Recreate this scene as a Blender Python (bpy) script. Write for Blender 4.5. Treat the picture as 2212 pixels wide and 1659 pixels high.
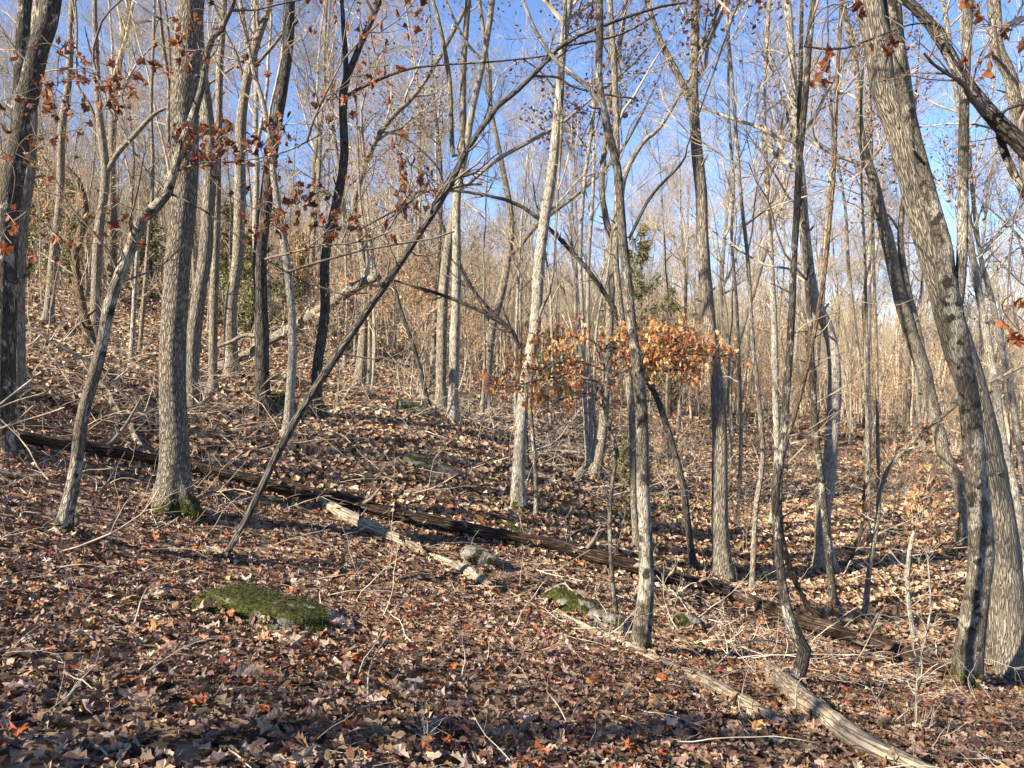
import bpy, math, random
import numpy as np
from math import radians, sin, cos, pi

for o in list(bpy.data.objects):
    bpy.data.objects.remove(o, do_unlink=True)
scene = bpy.context.scene
COL = scene.collection
RNG = np.random.default_rng(7)

# ------------------------------------------------------------------ camera
PITCH = math.atan(29.5 / 1671.0)
CAM = np.array([0.0, 0.0, 1.6])
cd = bpy.data.cameras.new('camera')
cam = bpy.data.objects.new('camera', cd)
COL.objects.link(cam)
cam.location = CAM
cam.rotation_euler = (radians(90) - PITCH, 0, 0)
cd.sensor_width = 36.0
cd.lens = 36.0 * 1671.0 / 2212.0
cd.clip_start = 0.05
cd.clip_end = 5000
scene.camera = cam

# ------------------------------------------------------------------ world, sun, exposure
SUN_EL = radians(33)
SUN_DIR = np.array([-0.86, -0.50, 0.0])
SUN_DIR = SUN_DIR / np.linalg.norm(SUN_DIR) * cos(SUN_EL)
SUN_DIR[2] = sin(SUN_EL)
w = bpy.data.worlds.new('World')
scene.world = w
w.use_nodes = True
nt = w.node_tree
bg = nt.nodes['Background']
sky = nt.nodes.new('ShaderNodeTexSky')
sky.sky_type = 'NISHITA'
sky.sun_disc = False
sky.sun_elevation = SUN_EL
sky.sun_rotation = math.atan2(SUN_DIR[0], SUN_DIR[1])
sky.altitude = 2000
sky.air_density = 0.7
sky.dust_density = 0.0
sky.ozone_density = 3.2
nt.links.new(sky.outputs[0], bg.inputs[0])
bg.inputs[1].default_value = 0.11
ld = bpy.data.lights.new('sun', 'SUN')
ld.energy = 5.0
ld.angle = radians(0.53)
ld.color = (1.0, 0.88, 0.70)
sun = bpy.data.objects.new('sun', ld)
COL.objects.link(sun)
from mathutils import Vector
sun.rotation_euler = Vector(-SUN_DIR).to_track_quat('-Z', 'Y').to_euler()
sun.location = (-30, -10, 30)
scene.view_settings.view_transform = 'Standard'
scene.view_settings.look = 'None'
scene.view_settings.exposure = 1.8
scene.view_settings.gamma = 1.0
scene.view_settings.use_curve_mapping = False

# ------------------------------------------------------------------ projection helpers
CA, SA = cos(PITCH), sin(PITCH)


def rays(px, py):
    """directions for photograph positions (2212 x 1659 grid)"""
    x = (np.asarray(px, float) - 1106.0) / 1671.0
    v = (829.5 - np.asarray(py, float)) / 1671.0
    return np.stack([x, CA + v * SA, -SA + v * CA], -1)


def at(px, py, Y):
    d = rays(px, py)
    return CAM + d * (np.asarray(Y, float) / d[..., 1])[..., None]


# ------------------------------------------------------------------ numpy noise
def vnoise(P, seed=0):
    P = np.asarray(P, float)
    I = np.floor(P).astype(np.int64)
    Fr = P - I
    Fr = Fr * Fr * (3 - 2 * Fr)

    def h(ix, iy, iz):
        n = (ix * 374761393 + iy * 668265263 + iz * 2147483647 + seed * 974711) & 0x7fffffff
        n = ((n ^ (n >> 13)) * 1274126177) & 0x7fffffff
        n = n ^ (n >> 16)
        return (n & 0xffff) / 65535.0
    r = 0
    for dx in (0, 1):
        wx = Fr[..., 0] if dx else 1 - Fr[..., 0]
        for dy in (0, 1):
            wy = Fr[..., 1] if dy else 1 - Fr[..., 1]
            for dz in (0, 1):
                wz = Fr[..., 2] if dz else 1 - Fr[..., 2]
                r = r + wx * wy * wz * h(I[..., 0] + dx, I[..., 1] + dy, I[..., 2] + dz)
    return r * 2 - 1


# ------------------------------------------------------------------ terrain height
CTRL = [  # photo x, photo y, depth in metres -> measured ground points
    (1106, 1659, 3.15), (0, 1659, 2.55), (2212, 1659, 4.5), (580, 1327, 5.5), (0, 1254, 4.9),
    (133, 1150, 6.3), (376, 1106, 8.0), (2131, 1440, 8.6), (1570, 1254, 11.3), (1379, 1401, 7.0),
    (1114, 1099, 11.0), (975, 907, 14.3), (575, 900, 12.0), (420, 900, 11.6), (199, 720, 17.0),
    (10, 850, 9.0), (777, 826, 19.0), (1040, 885, 18.5), (1275, 1032, 15.0), (1519, 1040, 18.0),
    (1792, 1165, 14.0), (1888, 1062, 19.0), (664, 737, 30.0), (369, 690, 27.0), (958, 800, 30.0),
    (1254, 870, 32.0), (1549, 925, 35.0), (1917, 960, 35.0), (2212, 1000, 32.0), (1917, 1290, 12.0),
    (2080, 1479, 7.9),
]
pts = []
for (a, b, c) in CTRL:
    p = at(a, b, c)
    pts.append((p[0], p[1], p[2]))
pts += [(0, 0, 0.0), (-4, 0, 0.75), (5, 0, -1.2), (0, -8, -0.1), (-12, -5, 2.6), (12, -5, -2.6), (-14, 5, 3.4),
        (-40, 0, 9.5), (40, 0, -6), (0, -40, 0), (-50, -40, 11), (50, -40, -9), (15, 4, -3.0), (22, 12, -3.2),
        (-30, 30, 8.5), (-18, 18, 5.0), (-30, 60, 9), (0, 60, 2.8), (35, 60, -2.5), (50, 30, -4.5), (-60, 70, 15), (60, 80, -4), (0, 95, 5)]
CP = np.array(pts)


def tps_fit(C, lam):
    n = len(C)
    d2 = ((C[:, None, :2] - C[None, :, :2]) ** 2).sum(-1)
    K = np.where(d2 > 0, 0.5 * d2 * np.log(np.maximum(d2, 1e-9)), 0)
    A = np.zeros((n + 3, n + 3))
    A[:n, :n] = K + lam * np.eye(n)
    A[:n, n] = 1
    A[:n, n + 1:] = C[:, :2]
    A[n, :n] = 1
    A[n + 1:, :n] = C[:, :2].T
    b = np.concatenate([C[:, 2], [0, 0, 0]])
    return np.linalg.solve(A, b)


TW = tps_fit(CP, 2.0)


def smooth(t):
    t = np.clip(t, 0, 1)
    return t * t * (3 - 2 * t)


def ground_z(x, y):
    x = np.asarray(x, float)
    y = np.asarray(y, float)
    sh = x.shape
    x = x.ravel()
    y = y.ravel()
    r = np.hypot(x, y)
    k = np.minimum(1.0, 85.0 / np.maximum(r, 1e-6))
    xc = x * k
    yc = y * k
    out = np.empty(len(x))
    n = len(CP)
    for s in range(0, len(x), 20000):
        X = xc[s:s + 20000]
        Y = yc[s:s + 20000]
        d2 = (X[:, None] - CP[None, :, 0]) ** 2 + (Y[:, None] - CP[None, :, 1]) ** 2
        K = 0.5 * d2 * np.log(np.maximum(d2, 1e-9))
        out[s:s + 20000] = K @ TW[:n] + TW[n] + TW[n + 1] * X + TW[n + 2] * Y
    # hills far away: a high wooded ridge on the left, a low one on the right
    ang = np.arctan2(x, y)
    far = smooth((r - 75) / 220)
    hill = 3 + 34 * smooth((-ang + 0.45) / 1.0)
    hill = hill + 2.5 * np.sin(ang * 7 + 1) + 1.2 * np.sin(ang * 17)
    out = out + far * hill * np.where(r < 900, 1, 1)
    nz = 0.05 * vnoise(np.stack([x * 0.9, y * 0.9, x * 0], -1), 3) + 0.02 * vnoise(np.stack([x * 3, y * 3, x * 0], -1), 4)
    return (out + nz).reshape(sh)


def hit(px, py, tmax=80.0):
    """first point of the ground seen along a ray"""
    d = rays(px, py)
    t = np.concatenate([np.linspace(1.0, 20, 500), np.linspace(20.1, tmax, 500)])
    P = CAM + d[None] * t[:, None]
    g = P[:, 2] - ground_z(P[:, 0], P[:, 1])
    i = np.argmax(g < 0)
    if g[i] >= 0:
        return P[-1]
    a = g[i - 1] / (g[i - 1] - g[i] + 1e-9)
    return P[i - 1] + (P[i] - P[i - 1]) * a


# ------------------------------------------------------------------ mesh building
def mk_mesh(name, V, Q=None, T=None, col=None, bc=None, moss=None, mat=None, smooth_=True):
    V = np.asarray(V, np.float32).reshape(-1, 3)
    Q = np.zeros((0, 4), np.int32) if Q is None else np.asarray(Q, np.int32).reshape(-1, 4)
    T = np.zeros((0, 3), np.int32) if T is None else np.asarray(T, np.int32).reshape(-1, 3)
    me = bpy.data.meshes.new(name)
    me.vertices.add(len(V))
    me.vertices.foreach_set('co', V.ravel())
    nl = len(Q) * 4 + len(T) * 3
    me.loops.add(nl)
    me.loops.foreach_set('vertex_index', np.concatenate([Q.ravel(), T.ravel()]).astype(np.int32))
    me.polygons.add(len(Q) + len(T))
    st = np.concatenate([np.arange(len(Q)) * 4, len(Q) * 4 + np.arange(len(T)) * 3]).astype(np.int32)
    me.polygons.foreach_set('loop_start', st)
    me.update(calc_edges=True)
    me.polygons.foreach_set('use_smooth', np.full(len(Q) + len(T), bool(smooth_)))
    if col is not None:
        c = np.ones((len(V), 4), np.float32)
        c[:, :3] = np.asarray(col, np.float32).reshape(-1, 3)
        at_ = me.attributes.new('col', 'FLOAT_COLOR', 'POINT')
        at_.data.foreach_set('color', c.ravel())
    if bc is not None:
        at_ = me.attributes.new('bc', 'FLOAT_VECTOR', 'POINT')
        at_.data.foreach_set('vector', np.asarray(bc, np.float32).ravel())
    if moss is not None:
        at_ = me.attributes.new('moss', 'FLOAT', 'POINT')
        at_.data.foreach_set('value', np.asarray(moss, np.float32).ravel())
    if mat is not None:
        me.materials.append(mat)
    return me


def add(name, data, parent=None, loc=None):
    o = bpy.data.objects.new(name, data)
    COL.objects.link(o)
    if parent is not None:
        o.parent = parent
    if loc is not None:
        o.location = loc
    return o


def tag(o, label=None, cat=None, group=None, kind=None):
    if label:
        o['label'] = label
    if cat:
        o['category'] = cat
    if group:
        o['group'] = group
    if kind:
        o['kind'] = kind
    return o


def nrm(v):
    return v / np.maximum(np.linalg.norm(v, axis=-1, keepdims=True), 1e-9)


class Acc:
    def __init__(s):
        s.V, s.Q, s.T, s.B, s.C, s.n = [], [], [], [], [], 0

    def put(s, V, Q=None, T=None, B=None, C=None):
        V = np.asarray(V).reshape(-1, 3)
        if Q is not None and len(Q):
            s.Q.append(np.asarray(Q).reshape(-1, 4) + s.n)
        if T is not None and len(T):
            s.T.append(np.asarray(T).reshape(-1, 3) + s.n)
        s.V.append(V)
        s.B.append(np.zeros_like(V) if B is None else np.asarray(B).reshape(-1, 3))
        s.C.append(np.ones_like(V) if C is None else np.asarray(C).reshape(-1, 3))
        s.n += len(V)

    def mesh(s, name, mat, off=(0, 0, 0), moss=None, smooth_=True, col=False):
        V = np.concatenate(s.V) - np.asarray(off)
        return mk_mesh(name, V, np.concatenate(s.Q) if s.Q else None, np.concatenate(s.T) if s.T else None,
                       col=np.concatenate(s.C) if col else None, bc=np.concatenate(s.B), moss=moss, mat=mat, smooth_=smooth_)


def tubes(acc, P, R, sides, rng, bump=0.0, cap=False, lobes=0.0):
    """many branches at once: P (M,K,3), R (M,K)"""
    M, K, _ = P.shape
    T = nrm(np.gradient(P, axis=1))
    D = nrm(P[:, -1] - P[:, 0])
    ref = np.where((np.abs(D[:, 2:3]) > 0.8), np.array([[1.0, 0.13, 0.0]]), np.array([[0.0, 0.1, 1.0]]))
    ref = np.repeat(ref[:, None, :], K, 1)
    U = nrm(ref - (ref * T).sum(-1, keepdims=True) * T)
    W = np.cross(T, U)
    a = np.arange(sides) / sides * 2 * pi
    ca = np.cos(a)[None, None, :, None]
    sa = np.sin(a)[None, None, :, None]
    L = np.concatenate([np.zeros((M, 1)), np.cumsum(np.linalg.norm(np.diff(P, axis=1), axis=-1), 1)], 1)
    off = rng.random((M, 1, 1, 3)) * 40
    Rb = R[:, :, None, None]
    bc = np.concatenate([np.broadcast_to(ca * Rb, (M, K, sides, 1)), np.broadcast_to(sa * Rb, (M, K, sides, 1)),
                         np.broadcast_to(L[:, :, None, None], (M, K, sides, 1))], -1) + off
    if bump > 0:
        q = bc.copy()
        nz = vnoise(q * np.array([9, 9, 2.2]), 5) + 0.6 * vnoise(q * np.array([25, 25, 6]), 6)
        Rb = Rb * (1 + bump * nz[..., None])
    V = P[:, :, None, :] + Rb * (ca * U[:, :, None, :] + sa * W[:, :, None, :])
    i = np.arange(M)[:, None, None] * K * sides
    k = np.arange(K - 1)[None, :, None] * sides
    j = np.arange(sides)[None, None, :]
    j2 = (j + 1) % sides
    Q = np.stack([i + k + j, i + k + j2, i + k + sides + j2, i + k + sides + j], -1).reshape(-1, 4)
    V = V.reshape(-1, 3)
    bcf = bc.reshape(-1, 3)
    Tn = None
    if cap:
        extra, eb, tris = [], [], []
        n0 = len(V)
        for m in range(M):
            for end, k0 in ((0, 0), (1, K - 1)):
                extra.append(P[m, k0] + (T[m, k0] * R[m, k0] * 0.25 * (1 if end else -1)))
                eb.append(bc[m, k0].mean(0))
                ci = n0 + len(extra) - 1
                b = m * K * sides + k0 * sides
                for jj in range(sides):
                    a1, a2 = b + jj, b + (jj + 1) % sides
                    tris.append((ci, a1, a2) if end else (ci, a2, a1))
        V = np.concatenate([V, np.array(extra)])
        bcf = np.concatenate([bcf, np.array(eb)])
        Tn = np.array(tris)
    acc.put(V, Q, Tn, bcf)
    return V


def branches(rng, PP, PR, n, t0, t1, length, K, ang=(0.6, 1.1), trop=0.12, rf=0.55, wob=0.16, rmin=0.004, taper=0.25, minz=None):
    M, KP, _ = PP.shape
    seg = np.linalg.norm(np.diff(PP, axis=1), axis=-1).sum(1)
    idx = rng.choice(M, n, p=seg / seg.sum())
    t = t0 + (t1 - t0) * rng.random(n)
    f = t * (KP - 1)
    i = np.minimum(f.astype(int), KP - 2)
    fr = (f - i)[:, None]
    pos = PP[idx, i] * (1 - fr) + PP[idx, i + 1] * fr
    pr = PR[idx, i] * (1 - fr[:, 0]) + PR[idx, i + 1] * fr[:, 0]
    pd = nrm(PP[idx, i + 1] - PP[idx, i])
    rad = rng.normal(size=(n, 3))
    rad = nrm(rad - (rad * pd).sum(-1, keepdims=True) * pd)
    a = (ang[0] + (ang[1] - ang[0]) * rng.random(n))[:, None]
    d = nrm(np.cos(a) * pd + np.sin(a) * rad)
    ln = length * (0.55 + 0.75 * rng.random(n)) * (1.15 - 0.6 * t)
    st = (ln / (K - 1))[:, None]
    P = np.empty((n, K, 3))
    P[:, 0] = pos
    for k in range(1, K):
        d = nrm(d + wob * rng.normal(size=(n, 3)) + np.array([0, 0, trop]))
        P[:, k] = P[:, k - 1] + d * st
    r0 = np.maximum(np.minimum(pr * rf, pr * 0.9), rmin)
    tt = np.linspace(0, 1, K)[None]
    R = r0[:, None] * (1 - (1 - taper) * tt)
    return P, np.maximum(R, rmin * 0.6)


# ------------------------------------------------------------------ materials
def new_mat(name):
    m = bpy.data.materials.new(name)
    m.use_nodes = True
    m.node_tree.nodes.clear()
    return m, m.node_tree.nodes, m.node_tree.links


def nn(N, t, **kw):
    n = N.new(t)
    for k, v in kw.items():
        setattr(n, k, v)
    return n


def ramp(N, stops, interp='LINEAR'):
    r = N.new('ShaderNodeValToRGB')
    e = r.color_ramp.elements
    r.color_ramp.interpolation = interp
    while len(e) < len(stops):
        e.new(0.5)
    for i, (p, c) in enumerate(stops):
        e[i].position = p
        e[i].color = (c[0], c[1], c[2], 1) if not isinstance(c, (int, float)) else (c, c, c, 1)
    return r


def mixc(N, L, fac, a, b, bt='MIX'):
    m = N.new('ShaderNodeMix')
    m.data_type = 'RGBA'
    m.blend_type = bt
    for s, v in ((m.inputs[0], fac), (m.inputs[6], a), (m.inputs[7], b)):
        if isinstance(v, (int, float)):
            s.default_value = v
        elif isinstance(v, tuple):
            s.default_value = (v[0], v[1], v[2], 1)
        else:
            L.new(v, s)
    return m.outputs[2]


def bark_mat(name, dark, mid, light, ridge=60.0, stretch=0.16, ridge_amt=0.8, patch=None, patch_cov=0.5, patch_scale=9.0,
             patch2=None, cov2=0.6, bump=0.03, moss=True, crack_lo=0.02, crack_hi=0.16, patch_str=0.5):
    m, N, L = new_mat(name)
    out = nn(N, 'ShaderNodeOutputMaterial')
    p = nn(N, 'ShaderNodeBsdfPrincipled')
    p.inputs['Roughness'].default_value = 0.9
    p.inputs['Specular IOR Level'].default_value = 0.15
    at_ = nn(N, 'ShaderNodeAttribute', attribute_name='bc')
    mp = nn(N, 'ShaderNodeMapping')
    mp.inputs['Scale'].default_value = (1, 1, stretch)
    L.new(at_.outputs['Vector'], mp.inputs[0])
    # warp
    nz = nn(N, 'ShaderNodeTexNoise')
    nz.inputs['Scale'].default_value = ridge * 0.35
    nz.inputs['Detail'].default_value = 3
    L.new(mp.outputs[0], nz.inputs['Vector'])
    wv = nn(N, 'ShaderNodeVectorMath', operation='MULTIPLY_ADD')
    L.new(nz.outputs['Color'], wv.inputs[0])
    wv.inputs[1].default_value = (0.03, 0.03, 0.03)
    L.new(mp.outputs[0], wv.inputs[2])
    vo = nn(N, 'ShaderNodeTexVoronoi', feature='DISTANCE_TO_EDGE')
    vo.inputs['Scale'].default_value = ridge
    L.new(wv.outputs[0], vo.inputs['Vector'])
    cr = ramp(N, [(crack_lo, 0.0), (crack_hi, 1.0)])
    L.new(vo.outputs['Distance'], cr.inputs[0])
    n2 = nn(N, 'ShaderNodeTexNoise')
    n2.inputs['Scale'].default_value = 40
    n2.inputs['Detail'].default_value = 6
    n2.inputs['Roughness'].default_value = 0.65
    mp2 = nn(N, 'ShaderNodeMapping')
    mp2.inputs['Scale'].default_value = (1, 1, 0.3)
    L.new(at_.outputs['Vector'], mp2.inputs[0])
    L.new(mp2.outputs[0], n2.inputs['Vector'])
    c1 = ramp(N, [(0.3, dark), (0.5, mid), (0.72, light)])
    L.new(n2.outputs[0], c1.inputs[0])
    colr = c1.outputs[0]
    if patch is not None:
        n3 = nn(N, 'ShaderNodeTexNoise')
        n3.inputs['Scale'].default_value = patch_scale
        n3.inputs['Detail'].default_value = 5
        n3.inputs['Roughness'].default_value = 0.7
        mp3 = nn(N, 'ShaderNodeMapping')
        mp3.inputs['Scale'].default_value = (1, 1, patch_str)
        L.new(at_.outputs['Vector'], mp3.inputs[0])
        L.new(mp3.outputs[0], n3.inputs['Vector'])
        r3 = ramp(N, [(patch_cov - 0.03, 0.0), (patch_cov + 0.04, 1.0)])
        L.new(n3.outputs[0], r3.inputs[0])
        colr = mixc(N, L, r3.outputs[0], colr, patch)
    if patch2 is not None:
        n4 = nn(N, 'ShaderNodeTexNoise')
        n4.inputs['Scale'].default_value = patch_scale * 1.7
        n4.inputs['Detail'].default_value = 5
        ad = nn(N, 'ShaderNodeVectorMath', operation='ADD')
        ad.inputs[1].default_value = (13, 7, 3)
        L.new(at_.outputs['Vector'], ad.inputs[0])
        L.new(ad.outputs[0], n4.inputs['Vector'])
        r4 = ramp(N, [(cov2 - 0.03, 0.0), (cov2 + 0.04, 1.0)])
        L.new(n4.outputs[0], r4.inputs[0])
        colr = mixc(N, L, r4.outputs[0], colr, patch2)
    # crevices of the bark are darker wood
    cm = nn(N, 'ShaderNodeMath', operation='MULTIPLY')
    cm.inputs[1].default_value = ridge_amt
    inv = nn(N, 'ShaderNodeMath', operation='SUBTRACT')
    inv.inputs[0].default_value = 1.0
    L.new(cr.outputs[0], inv.inputs[1])
    L.new(inv.outputs[0], cm.inputs[0])
    colr = mixc(N, L, cm.outputs[0], colr, tuple(c * 0.42 for c in dark))
    if moss:
        ma = nn(N, 'ShaderNodeAttribute', attribute_name='moss')
        n5 = nn(N, 'ShaderNodeTexNoise')
        n5.inputs['Scale'].default_value = 14
        n5.inputs['Detail'].default_value = 5
        L.new(at_.outputs['Vector'], n5.inputs['Vector'])
        sm = nn(N, 'ShaderNodeMath', operation='ADD')
        L.new(ma.outputs['Fac'], sm.inputs[0])
        L.new(n5.outputs[0], sm.inputs[1])
        r5 = ramp(N, [(0.93, 0.0), (1.0, 1.0)])
        sb = nn(N, 'ShaderNodeMath', operation='MULTIPLY')
        sb.inputs[1].default_value = 0.9
        L.new(sm.outputs[0], sb.inputs[0])
        L.new(sb.outputs[0], r5.inputs[0])
        n6 = ramp(N, [(0.35, (0.02, 0.028, 0.004)), (0.65, (0.085, 0.09, 0.014))])
        L.new(n2.outputs[0], n6.inputs[0])
        colr = mixc(N, L, r5.outputs[0], colr, n6.outputs[0])
    L.new(colr, p.inputs['Base Color'])
    hb = nn(N, 'ShaderNodeMath', operation='MULTIPLY_ADD')
    L.new(cr.outputs[0], hb.inputs[0])
    hb.inputs[1].default_value = 1.0 if ridge_amt > 0.3 else 0.25
    L.new(n2.outputs[0], hb.inputs[2])
    bp = nn(N, 'ShaderNodeBump')
    bp.inputs['Strength'].default_value = 0.9
    bp.inputs['Distance'].default_value = bump
    L.new(hb.outputs[0], bp.inputs['Height'])
    L.new(bp.outputs[0], p.inputs['Normal'])
    L.new(p.outputs[0], out.inputs[0])
    return m


BARK = {
    'ridged': bark_mat('furrowed_oak_bark', (0.13, 0.11, 0.085), (0.29, 0.25, 0.195), (0.42, 0.37, 0.29), ridge=62, stretch=0.2, ridge_amt=0.75, bump=0.03, crack_hi=0.22),
    'long': bark_mat('long_furrowed_bark', (0.2, 0.175, 0.135), (0.29, 0.255, 0.2), (0.38, 0.335, 0.265), ridge=44, stretch=0.13, ridge_amt=0.6, bump=0.035, crack_hi=0.22),
    'mottled': bark_mat('lichen_mottled_bark', (0.07, 0.06, 0.048), (0.15, 0.13, 0.1), (0.24, 0.21, 0.165), ridge=70, ridge_amt=0.5,
                        patch=(0.38, 0.35, 0.285), patch_cov=0.535, patch_scale=5, patch2=(0.045, 0.04, 0.032), cov2=0.585, bump=0.012, patch_str=0.6),
    'blotched': bark_mat('dark_blotched_bark', (0.035, 0.03, 0.025), (0.085, 0.075, 0.06), (0.16, 0.14, 0.115), ridge=60, ridge_amt=0.5,
                        patch=(0.42, 0.39, 0.32), patch_cov=0.565, patch_scale=6, bump=0.014, patch_str=0.7),
    'pale': bark_mat('pale_grey_bark', (0.2, 0.18, 0.145), (0.36, 0.33, 0.27), (0.5, 0.46, 0.39), ridge=55, ridge_amt=0.45,
                     patch=(0.52, 0.49, 0.42), patch_cov=0.58, patch_scale=8, patch2=(0.13, 0.11, 0.09), cov2=0.63, bump=0.014),
    'dark': bark_mat('dark_furrowed_bark', (0.055, 0.048, 0.042), (0.11, 0.098, 0.085), (0.19, 0.17, 0.145), ridge=42, stretch=0.12, ridge_amt=0.7, bump=0.03,
                     patch=(0.3, 0.29, 0.25), patch_cov=0.66, patch_scale=16),
    'brown': bark_mat('brown_flaky_bark', (0.07, 0.05, 0.032), (0.17, 0.125, 0.08), (0.27, 0.2, 0.13), ridge=45, ridge_amt=0.6, bump=0.025),
    'grey': bark_mat('grey_bark', (0.13, 0.11, 0.083), (0.27, 0.235, 0.18), (0.4, 0.355, 0.28), ridge=48, ridge_amt=0.55,
                     patch=(0.42, 0.39, 0.33), patch_cov=0.6, patch_scale=8, bump=0.016),
    'deadpale': bark_mat('weathered_bare_wood', (0.15, 0.12, 0.085), (0.33, 0.275, 0.2), (0.47, 0.4, 0.3), ridge=34, stretch=0.06, ridge_amt=0.35,
                         patch=(0.15, 0.125, 0.095), patch_cov=0.57, patch_scale=9, bump=0.02, crack_hi=0.09, patch_str=0.25),
    'deaddark': bark_mat('rotting_dark_wood', (0.03, 0.02, 0.014), (0.085, 0.055, 0.038), (0.2, 0.145, 0.1), ridge=34, stretch=0.05, ridge_amt=0.7,
                         patch=(0.23, 0.19, 0.15), patch_cov=0.64, patch_scale=10, bump=0.04, crack_hi=0.2, patch_str=0.25),
}


def twig_mat(name, a, b):
    m, N, L = new_mat(name)
    out = nn(N, 'ShaderNodeOutputMaterial')
    p = nn(N, 'ShaderNodeBsdfPrincipled')
    p.inputs['Roughness'].default_value = 0.85
    p.inputs['Specular IOR Level'].default_value = 0.2
    at_ = nn(N, 'ShaderNodeAttribute', attribute_name='bc')
    n2 = nn(N, 'ShaderNodeTexNoise')
    n2.inputs['Scale'].default_value = 6
    n2.inputs['Detail'].default_value = 4
    L.new(at_.outputs['Vector'], n2.inputs['Vector'])
    r = ramp(N, [(0.35, a), (0.62, b)])
    L.new(n2.outputs[0], r.inputs[0])
    L.new(r.outputs[0], p.inputs['Base Color'])
    L.new(p.outputs[0], out.inputs[0])
    return m


TWIG = twig_mat('twig_bark', (0.16, 0.125, 0.09), (0.48, 0.4, 0.285))
TWIG_DARK = twig_mat('dark_twig_bark', (0.05, 0.04, 0.034), (0.19, 0.155, 0.125))
TWIG_PALE = twig_mat('dead_twig_bark', (0.26, 0.22, 0.17), (0.55, 0.49, 0.4))


def leaf_mat(name, transl=0.25, rough=0.6):
    m, N, L = new_mat(name)
    out = nn(N, 'ShaderNodeOutputMaterial')
    p = nn(N, 'ShaderNodeBsdfPrincipled')
    p.inputs['Roughness'].default_value = rough
    p.inputs['Specular IOR Level'].default_value = 0.35
    at_ = nn(N, 'ShaderNodeAttribute', attribute_name='col')
    tc = nn(N, 'ShaderNodeTexCoord')
    n2 = nn(N, 'ShaderNodeTexNoise')
    n2.inputs['Scale'].default_value = 45
    n2.inputs['Detail'].default_value = 4
    L.new(tc.outputs['Object'], n2.inputs['Vector'])
    r = ramp(N, [(0.3, (0.72, 0.7, 0.68)), (0.7, (1.2, 1.2, 1.2))])
    L.new(n2.outputs[0], r.inputs[0])
    c = mixc(N, L, 1.0, at_.outputs['Color'], r.outputs[0], 'MULTIPLY')
    L.new(c, p.inputs['Base Color'])
    tr = nn(N, 'ShaderNodeBsdfTranslucent')
    L.new(c, tr.inputs[0])
    ms = nn(N, 'ShaderNodeMixShader')
    ms.inputs[0].default_value = transl
    L.new(p.outputs[0], ms.inputs[1])
    L.new(tr.outputs[0], ms.inputs[2])
    L.new(ms.outputs[0], out.inputs[0])
    return m


LEAF_GROUND = leaf_mat('fallen_leaf', 0.12, 0.55)
LEAF_HANG = leaf_mat('withered_hanging_leaf', 0.35, 0.6)
LEAF_GREEN = leaf_mat('cedar_foliage', 0.2, 0.7)


def floor_mat():
    m, N, L = new_mat('leafy_soil')
    out = nn(N, 'ShaderNodeOutputMaterial')
    p = nn(N, 'ShaderNodeBsdfPrincipled')
    p.inputs['Roughness'].default_value = 0.95
    p.inputs['Specular IOR Level'].default_value = 0.1
    tc = nn(N, 'ShaderNodeTexCoord')
    v = nn(N, 'ShaderNodeTexVoronoi', feature='F1')
    v.inputs['Scale'].default_value = 11
    L.new(tc.outputs['Object'], v.inputs['Vector'])
    r = ramp(N, [(0.0, (0.05, 0.032, 0.022)), (0.35, (0.15, 0.1, 0.068)), (0.7, (0.26, 0.18, 0.12)), (1.0, (0.42, 0.33, 0.24))])
    sp = nn(N, 'ShaderNodeSeparateColor')
    L.new(v.outputs['Color'], sp.inputs[0])
    L.new(sp.outputs[0], r.inputs[0])
    n = nn(N, 'ShaderNodeTexNoise')
    n.inputs['Scale'].default_value = 0.35
    n.inputs['Detail'].default_value = 8
    L.new(tc.outputs['Object'], n.inputs['Vector'])
    r2 = ramp(N, [(0.35, (0.6, 0.58, 0.55)), (0.65, (1.1, 1.05, 1.0))])
    L.new(n.outputs[0], r2.inputs[0])
    c = mixc(N, L, 1.0, r.outputs[0], r2.outputs[0], 'MULTIPLY')
    L.new(c, p.inputs['Base Color'])
    b = nn(N, 'ShaderNodeBump')
    b.inputs['Strength'].default_value = 1.0
    b.inputs['Distance'].default_value = 0.06
    L.new(sp.outputs[1], b.inputs['Height'])
    L.new(b.outputs[0], p.inputs['Normal'])
    L.new(p.outputs[0], out.inputs[0])
    return m


# ------------------------------------------------------------------ the forest floor
def axis(n, s, far):
    t = np.linspace(-1, 1, n)
    k = math.asinh(far / s)
    return np.sinh(t * k) * s


gx = axis(241, 9.0, 1500)
gy = axis(241, 9.0, 1500) + 6.0
GX, GY = np.meshgrid(gx, gy)
GZ = ground_z(GX, GY)
V = np.stack([GX, GY, GZ], -1).reshape(-1, 3)
nx, ny = len(gx), len(gy)
i = np.arange(ny - 1)[:, None] * nx + np.arange(nx - 1)[None]
Q = np.stack([i, i + 1, i + nx + 1, i + nx], -1).reshape(-1, 4)
floor = add('forest_floor', mk_mesh('forest_floor', V, Q, mat=floor_mat()))
tag(floor, 'leaf covered hillside falling from upper left to lower right', kind='structure')


def ground_n(x, y):
    e = 0.08
    dx = (ground_z(x + e, y) - ground_z(x - e, y)) / (2 * e)
    dy = (ground_z(x, y + e) - ground_z(x, y - e)) / (2 * e)
    return nrm(np.stack([-dx, -dy, np.ones_like(dx)], -1))


# ------------------------------------------------------------------ leaves
NO = 16


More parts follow.
